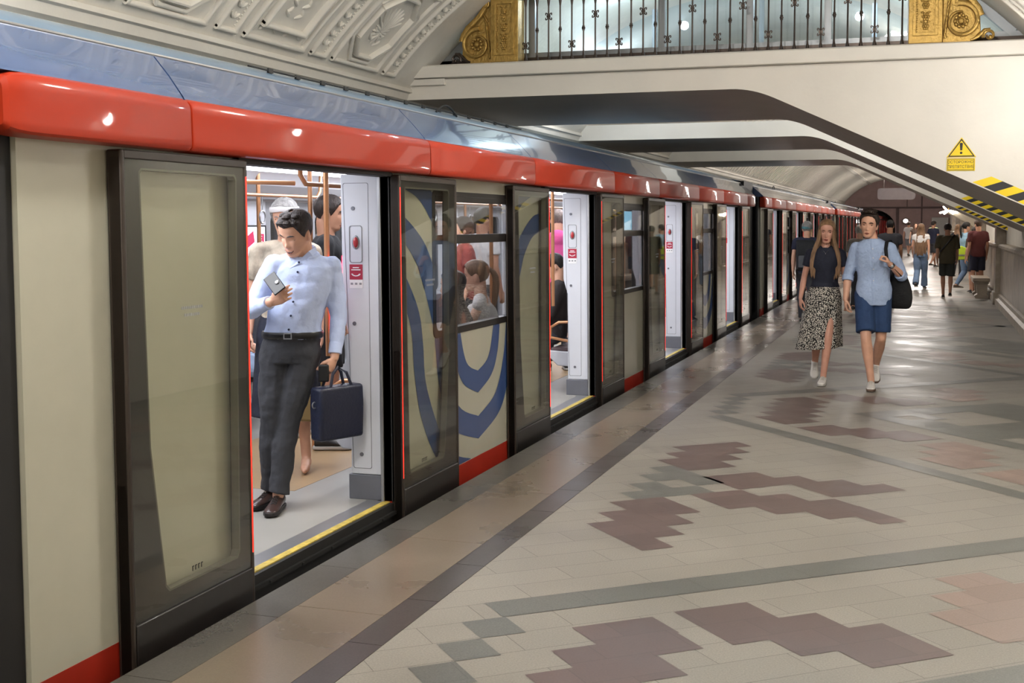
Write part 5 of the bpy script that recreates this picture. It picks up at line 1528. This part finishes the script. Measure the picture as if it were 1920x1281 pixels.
P('woman with a tied-back ponytail seated in profile behind the train window', (-3.34, 9.06, ZF), -78, 1.74, 'ponytail', H_lb, dict(m=C_white, hem=.92, sleeve=0, topz=1.40, name='tank_top'), dict(kind='trousers', m=C_navyd), dict(SIT), fem=1, hrot=(4, 0, 0), svox=.007)
P('woman with long dark hair seated behind the train window, left of the ponytailed woman', (-3.33, 8.52, ZF), -84, 1.66, 'long', H_dark, dict(m=cloth('dark_brown_top', '463a38'), hem=.92, sleeve=.6), dict(kind='trousers', m=C_navyd), dict(SIT), fem=1, hfront=0, hlen=.5)
P('dark-haired passenger in a brick red shirt standing behind the seated women', (-4.3, 11.3, ZF), -60, 1.70, 'short', H_dark, dict(m=cloth('brick', '8a4038'), hem=.9, sleeve=.6), dict(kind='trousers', m=C_navyd), hl=HL_F, fem=1)
P('passenger in a white shirt standing at the pole seen through the upper window', (-4.5, 12.4, ZF), 150, 1.80, 'short', H_black, dict(m=C_white, hem=.9, sleeve=.6), dict(kind='trousers', m=C_charc), skin='tan')
P('person in a bright pink hoodie seen from behind in the second doorway', (-3.9, 13.2, ZF), 200, 1.80, 'short', hairm('cropped', '7a6a62'), dict(m=cloth('pink', 'dc5a96', .05), hem=.84, sleeve=1.9, arm=1.1, hood=1, name='hoodie'), dict(kind='trousers', m=C_charc), hoff=.004)
P('passenger in a dark jacket slumped on the bench inside the second doorway', (-3.50, 11.75, ZF), -75, 1.72, 'short', H_black, dict(m=cloth('jacket_dark', '2c2626'), hem=.9, sleeve=1.9, arm=1.15, name='jacket'), dict(kind='trousers', m=C_charc), dict(SIT), hrot=(20, 0, 0))
hb_ = empty('handbag', (-3.72, 7.02, .42), radians(10), 'olive brown handbag held low by the woman behind the leaning man', 'bag')
m = MB(); m.prism([(-.12, 0), (.12, 0), (.10, .2), (-.10, .2)], lambda p: (p[0], -.05, p[1]), lambda p: (p[0], .05, p[1])); m.build('bag_body', mat('olive_leather', '6f5a34', .45), hb_, bevel=.02)
m = MB(); m.tube([(-.07, 0, .19), (-.06, 0, .33), (0, 0, .38), (.06, 0, .33), (.07, 0, .19)], .007, 8); m.build('bag_handle', mat('olive_leather', '6f5a34', .45), hb_)

# ---- the couple walking towards the camera
def quiff(q, M):
    for x_, y_, z_, r in ((-.05, -.055, .112, .030), (-.022, -.08, .124, .034), (.012, -.084, .128, .034), (.042, -.065, .118, .030), (0, -.05, .138, .038), (.035, -.025, .132, .036), (-.035, -.025, .130, .036), (0, .02, .125, .045)):
        q.ball(M @ Vector((x_, y_, z_)), (r, r * 1.3, r * .62), 12)
boyJ = dict(pel=(.01, 0, .94), chest=(-.0, 0, 1.27), neck=(-.01, 0, 1.43), head=(-.045, -.02, 1.60), shR=(-.165, .0, 1.375), shL=(.155, .0, 1.375),
    elR=(-.235, .03, 1.10), elL=(.275, .02, 1.10), wrR=(-.255, -.05, .87), wrL=(.155, -.17, 1.225),
    hipR=(-.08, 0, .91), hipL=(.09, 0, .91), knR=(-.055, -.16, .50), anR=(.0, -.18, .085), knL=(.085, -.02, .49), anL=(.035, .24, .16))
boy, bJ, bM = person('young man in a pale blue shirt and navy shorts walking forward, gripping his bag strap', (-.5, 13.12, 0), 2, 1.83, dict(vox=.009, svox=.005, hres=1.1, hair='short', hairmat=H_dark, hoff=.016, hextra=quiff, hs=1.06, hrot=(2, 4, -8), J=boyJ, folds=.014,
    hl=[(0, .085), (25, .078), (45, .062), (58, .035), (70, .005), (80, -.015), (88, .012), (100, .02), (115, -.02), (140, -.055), (180, -.065)],
    handR=dict(d=(.05, -.12, -1), th=(.2, -1, -.1), n=(1, .2, 0), curls=[30, 40, 45, 50]), handL=dict(d=(-.55, -.1, .8), th=(-.35, -.3, .6), n=(-.2, .9, -.3), curls=[70, 75, 78, 80], ti=.8),
    top=dict(m=C_boyshirt, hem=.825, ex=.010, flare=.012, sleeve=1.08, cuff=0, placket=1, buttons=[.95, 1.06, 1.17, 1.28, 1.37], bm=T_white),
    bottom=dict(kind='shorts', m=C_shorts, len=.86), shoes=(W_shoe, gum, W_sole), footR=(.0, -1), footL=(.05, -1), pitchL=35))
# folded shirt cuffs and standing collar
m = MB()
for s_ in 'RL':
    el, wr = bJ['el' + s_], bJ['wr' + s_]; d = (wr - el).normalized(); m = MB(); m.tube([el + d * .0, el + d * .055], [.058, .056], 16); m.build('sleeve_cuff', C_boyshirt, boy, bevel=.004)
m = MB(); c = bJ['neck']; Pn = [c + Vector((.066 * sin(radians(a)), .012 + .06 * cos(radians(a)), .022 - .016 * (a > 180 or a < -180) + .014 * cos(radians(a)))) for a in range(-160, 161, 20)]
m.tube(Pn, [(.018, .004)] * len(Pn), 8, ref=(0, 0, 1)); m.build('collar', C_boyshirt, boy)
m = MB(); w_ = bJ['wrL']; d = (bJ['elL'] - w_).normalized(); m.tube([w_ + d * .015, w_ + d * .045], .031, 16); wt = m.build('watch_strap', C_belt, boy, bevel=.003)
fn = Vector((0.2, -1, -.2)).normalized(); m = MB(); cc = w_ + d * .03 + fn * .030; m.ball(cc, (.018, .008, .019), 12); m.build('watch_face', T_steel, wt)
tb_ = empty('shoulder_bag', loc2w(boy, (.24, .10, 1.0)), radians(-20), 'soft black shoulder bag hanging behind the young man in the pale blue shirt', 'bag')
m = MB(); rings = []
for z_, rx, ry in ((-.235, .08, .02), (-.225, .14, .045), (-.12, .155, .06), (.02, .13, .05), (.14, .075, .035), (.22, .03, .018)):
    rings.append([Vector((rx * cos(2 * pi * k / 20) + .02 * (.2 - z_), ry * sin(2 * pi * k / 20), z_)) for k in range(20)])
m.loft(rings); m.build('bag_body', cloth('black_canvas', '121214', .05), tb_, sub=1, noise=.015, nscale=.1)
m = MB(); q0 = Matrix.Rotation(radians(22), 3, 'Z')
def tobag(p): return Matrix.Rotation(radians(20), 3, 'Z') @ (loc2w(boy, p) - tb_.location)
m.tube([tobag(p) for p in ((.235, .09, 1.20), (.20, .085, 1.36), (.155, .04, 1.452), (.125, -.06, 1.44), (.115, -.135, 1.37), (.125, -.155, 1.28), (.19, -.13, 1.17), (.27, -.03, 1.09), (.26, .06, 1.12))], [(.019, .003)] * 9, 8, ref=(1, 0, 0)); m.build('bag_strap', cloth('black_strap', '131314', .05), tb_)

girlJ = dict(pel=(0, 0, .95), chest=(0, .0, 1.30), neck=(.005, .01, 1.455), head=(.015, -.015, 1.62), shR=(-.155, .0, 1.40), shL=(.16, .0, 1.40),
    elR=(-.215, .02, 1.13), elL=(.215, .01, 1.13), wrR=(-.25, -.04, .905), wrL=(.245, -.07, .90),
    hipR=(-.08, 0, .92), hipL=(.08, 0, .92), knL=(.045, -.16, .51), anL=(-.0, -.19, .085), knR=(-.07, -.02, .49), anR=(-.095, .22, .15))
girl, gJ, gM = person('young woman in a navy tee and black-and-white spotted midi skirt, walking hand in hand', (-1.0, 13.38, 0), 4, 1.73, dict(vox=.008, svox=.005, hres=1.1, fem=1, hair='long', hlen=.36, hairmat=H_blond, brow=H_brown, skin='rosy', hrot=(6, 2, -2), gaze=.002, J=girlJ, hs=1.04,
    handR=dict(d=(.0, -.15, -1), th=(.3, -1, 0), n=(1, .3, 0), curl=26), handL=dict(d=(.1, -.1, -1), th=(-.2, -1, 0), n=(-.6, .9, 0), curls=[40, 45, 50, 55]),
    top=dict(m=C_navy, hem=1.03, ex=.014, sleeve=.55, flare=.02, name='tee', topz=1.45), bottom=dict(kind='skirt', m=C_spot, hem=.37, flare=.055, wave=.07, shift=(-.055, -.01), slant=.02), shoes=(W_shoe, W_sole, W_sole), footL=(-.12, -1), footR=(.0, -1), pitchR=35))
m = MB(); c = gJ['neck']; m.tube([c + Vector((x_, y_, z_)) for x_, y_, z_ in ((-.055, -.05, .0), (-.035, -.085, -.025), (0, -.118, -.062), (.035, -.085, -.025), (.055, -.05, .0))], .0016, 6); m.ball(c + Vector((0, -.122, -.068)), .006, 8); m.build('necklace', T_steel, girl)

# ---- people further down the platform
C_olive = cloth('olive', '4a4330', .08); C_maroon = cloth('maroon', '5a2a2c', .08); C_dnavy = cloth('deep_navy', '20243a', .08); C_denim = cloth('denim', '6f86a6', .12); C_sky = cloth('sky', '94b6cc', .06); C_brownT = cloth('brown_tee', '4c3c34', .08); C_hivis = mat('hi_vis', 'c6e23a', .6)
P('man in a teal cap with a black backpack walking away, just behind the young woman', (-1.87, 21.0, 0), 185, 1.72, 'short', H_grey, dict(m=C_dnavy, hem=.88, sleeve=.6), dict(kind='trousers', m=C_charc), walk('L'))
cp = empty('cap', (-1.87, 21.0, 1.60), radians(170), 'teal baseball cap on the man behind the young woman', 'cap')
m = MB(); rings = []
for t in range(0, 7):
    a = radians(t * 15); rings.append([Vector(((.088 * cos(a) + .001) * cos(k * pi / 12), (.105 * cos(a) + .001) * sin(k * pi / 12), .115 * sin(a))) for k in range(24)])
m.loft(rings); m.build('cap_crown', cloth('teal', '4f7c84', .08), cp)
m = MB(); m.ball((0, -.115, .008), (.07, .06, .008), 14); m.build('cap_visor', cloth('teal', '4f7c84', .08), cp)
bp_ = empty('backpack', (-1.87, 20.78, 1.16), radians(5), 'black backpack with grey side panels on the man in the teal cap', 'backpack')
m = MB(); m.ex_x([(-.12, -.24), (.05, -.26), (.07, .2), (0, .27), (-.08, .22), (-.13, 0)], -.15, .15); m.build('pack_body', cloth('pack_black', '1b1c20', .1), bp_, bevel=.03, seg=3)
m = MB(); m.box((-.11, -.155, -.2), (.11, -.11, .0)); m.build('pack_pocket', cloth('pack_grey', '54565c', .1), bp_, bevel=.015)
P('grey-haired person in a grey top behind the young couple, beside the train', (-1.16, 23.9, 0), 175, 1.66, 'short', hairm('pale_grey', 'b0aaa2'), dict(m=cloth('taupe', '7e766e'), hem=.86, sleeve=.8), dict(kind='trousers', m=C_charc), walk('R'), hl=HL_F)
P('man with cropped dark hair in dark grey, just behind the young man', (-.68, 26.2, 0), 182, 1.76, 'short', H_black, dict(m=cloth('ash', '3a3a40'), hem=.86, sleeve=.62), dict(kind='trousers', m=C_charc), walk('L'), skin='tan', hoff=.006)
P('woman with long light hair in a white top and wide blue jeans, walking away', (-.10, 33.3, 0), 172, 1.68, 'long', H_lb, dict(m=C_white, hem=.98, sleeve=.4, name='top'), dict(kind='trousers', m=C_denim, wide=1.25, hemr=.088, len=1.0), walk('R', .27), fem=1, hfront=0, hlen=.62, shoes=(K_shoe, W_sole))
P('man in an olive tee and dark shorts with a strap across his back, walking away', (.48, 29.2, 0), 180, 1.68, 'short', H_dark, dict(m=C_olive, hem=.82, sleeve=.95, arm=1.25, ex=.03), dict(kind='shorts', m=cloth('dark_shorts', '30332f'), len=.9), walk('L', .2), hrot=(16, 0, 0), skin='tan')
ss = empty('sling_strap', (.48, 29.2, 1.2), 0, 'dark sling strap across the back of the man in the olive tee', 'strap')
m = MB(); m.tube([(.15, -.10, .24), (.06, -.155, .12), (-.06, -.165, -.02), (-.16, -.12, -.15)], [(.018, .004)] * 4, 8, ref=(0, 0, 1)); m.build('strap_band', C_belt, ss)
P('dark-haired woman in a sky blue shirt and jeans, right of the olive-shirted man', (.97, 32.8, 0), 120, 1.72, 'ponytail', H_black, dict(m=C_sky, hem=.9, sleeve=1.5), dict(kind='trousers', m=C_denim, wide=1.1), walk('R', .2), fem=1, shoes=(gum, K_sole))
vb = empty('carrier_bag', (.90, 32.45, .78), 0, 'bright yellow-green bag hanging at the side of the woman in the sky blue shirt', 'bag')
m = MB(); m.prism([(-.16, 0), (.14, .02), (.16, .26), (-.05, .36), (-.15, .22)], lambda p: (p[0], -.05, p[1]), lambda p: (p[0], .05, p[1])); m.build('bag_body', C_hivis, vb, bevel=.02)
m = MB(); m.box((-.13, -.055, .1), (.14, -.051, .14)); m.build('bag_stripe', T_steel, vb)
P('person in a dark brown tee standing half hidden left of the maroon-shirted man', (1.16, 32.0, 0), 200, 1.60, 'short', H_dark, dict(m=C_brownT, hem=.85, sleeve=.8), dict(kind='shorts', m=C_charc))
P('tall man in a maroon tee and navy shorts standing beside the stone bench', (1.20, 31.3, 0), 200, 1.78, 'short', H_brown, dict(m=C_maroon, hem=.88, sleeve=.7, arm=1.1, ex=.02), dict(kind='shorts', m=C_dnavy, len=.85))
P('man in a white tee far down the platform, turned half away', (-.80, 66, 0), 160, 1.76, 'short', H_brown, dict(m=C_white, hem=.88, sleeve=.6), dict(kind='shorts', m=C_grey), walk('L'), vox=.02, svox=.015, face=0)
P('long-haired woman in a brown vest and pale jeans far down the platform', (-.42, 58, 0), 20, 1.70, 'long', H_brown, dict(m=C_brownT, hem=.95, sleeve=.3), dict(kind='trousers', m=C_jeans), walk('R'), vox=.02, svox=.015, fem=1, face=0)
P('man in a dark navy tee walking far beyond, right of the long-haired woman', (.30, 50, 0), 140, 1.78, 'short', H_dark, dict(m=C_dnavy, hem=.88, sleeve=.6), dict(kind='shorts', m=C_charc), walk('L'), vox=.018, svox=.013, face=0, skin='tan')
P('worker in a pale hi-vis vest far away in front of the notice board', (.42, 70, 0), 5, 1.74, 'short', H_dark, dict(m=mat('hi_vis_pale', 'c6cfa0', .7), hem=.88, sleeve=.5, name='vest'), dict(kind='trousers', m=C_dnavy), vox=.02, svox=.015, face=0)
P('woman with blond hair in black, far along the platform by the marble wall', (.95, 40, 0), 170, 1.66, 'long', H_lb, dict(m=C_black, hem=.88, sleeve=.6), dict(kind='trousers', m=C_charc), walk('R'), fem=1, hfront=0, vox=.016, svox=.012, face=0)
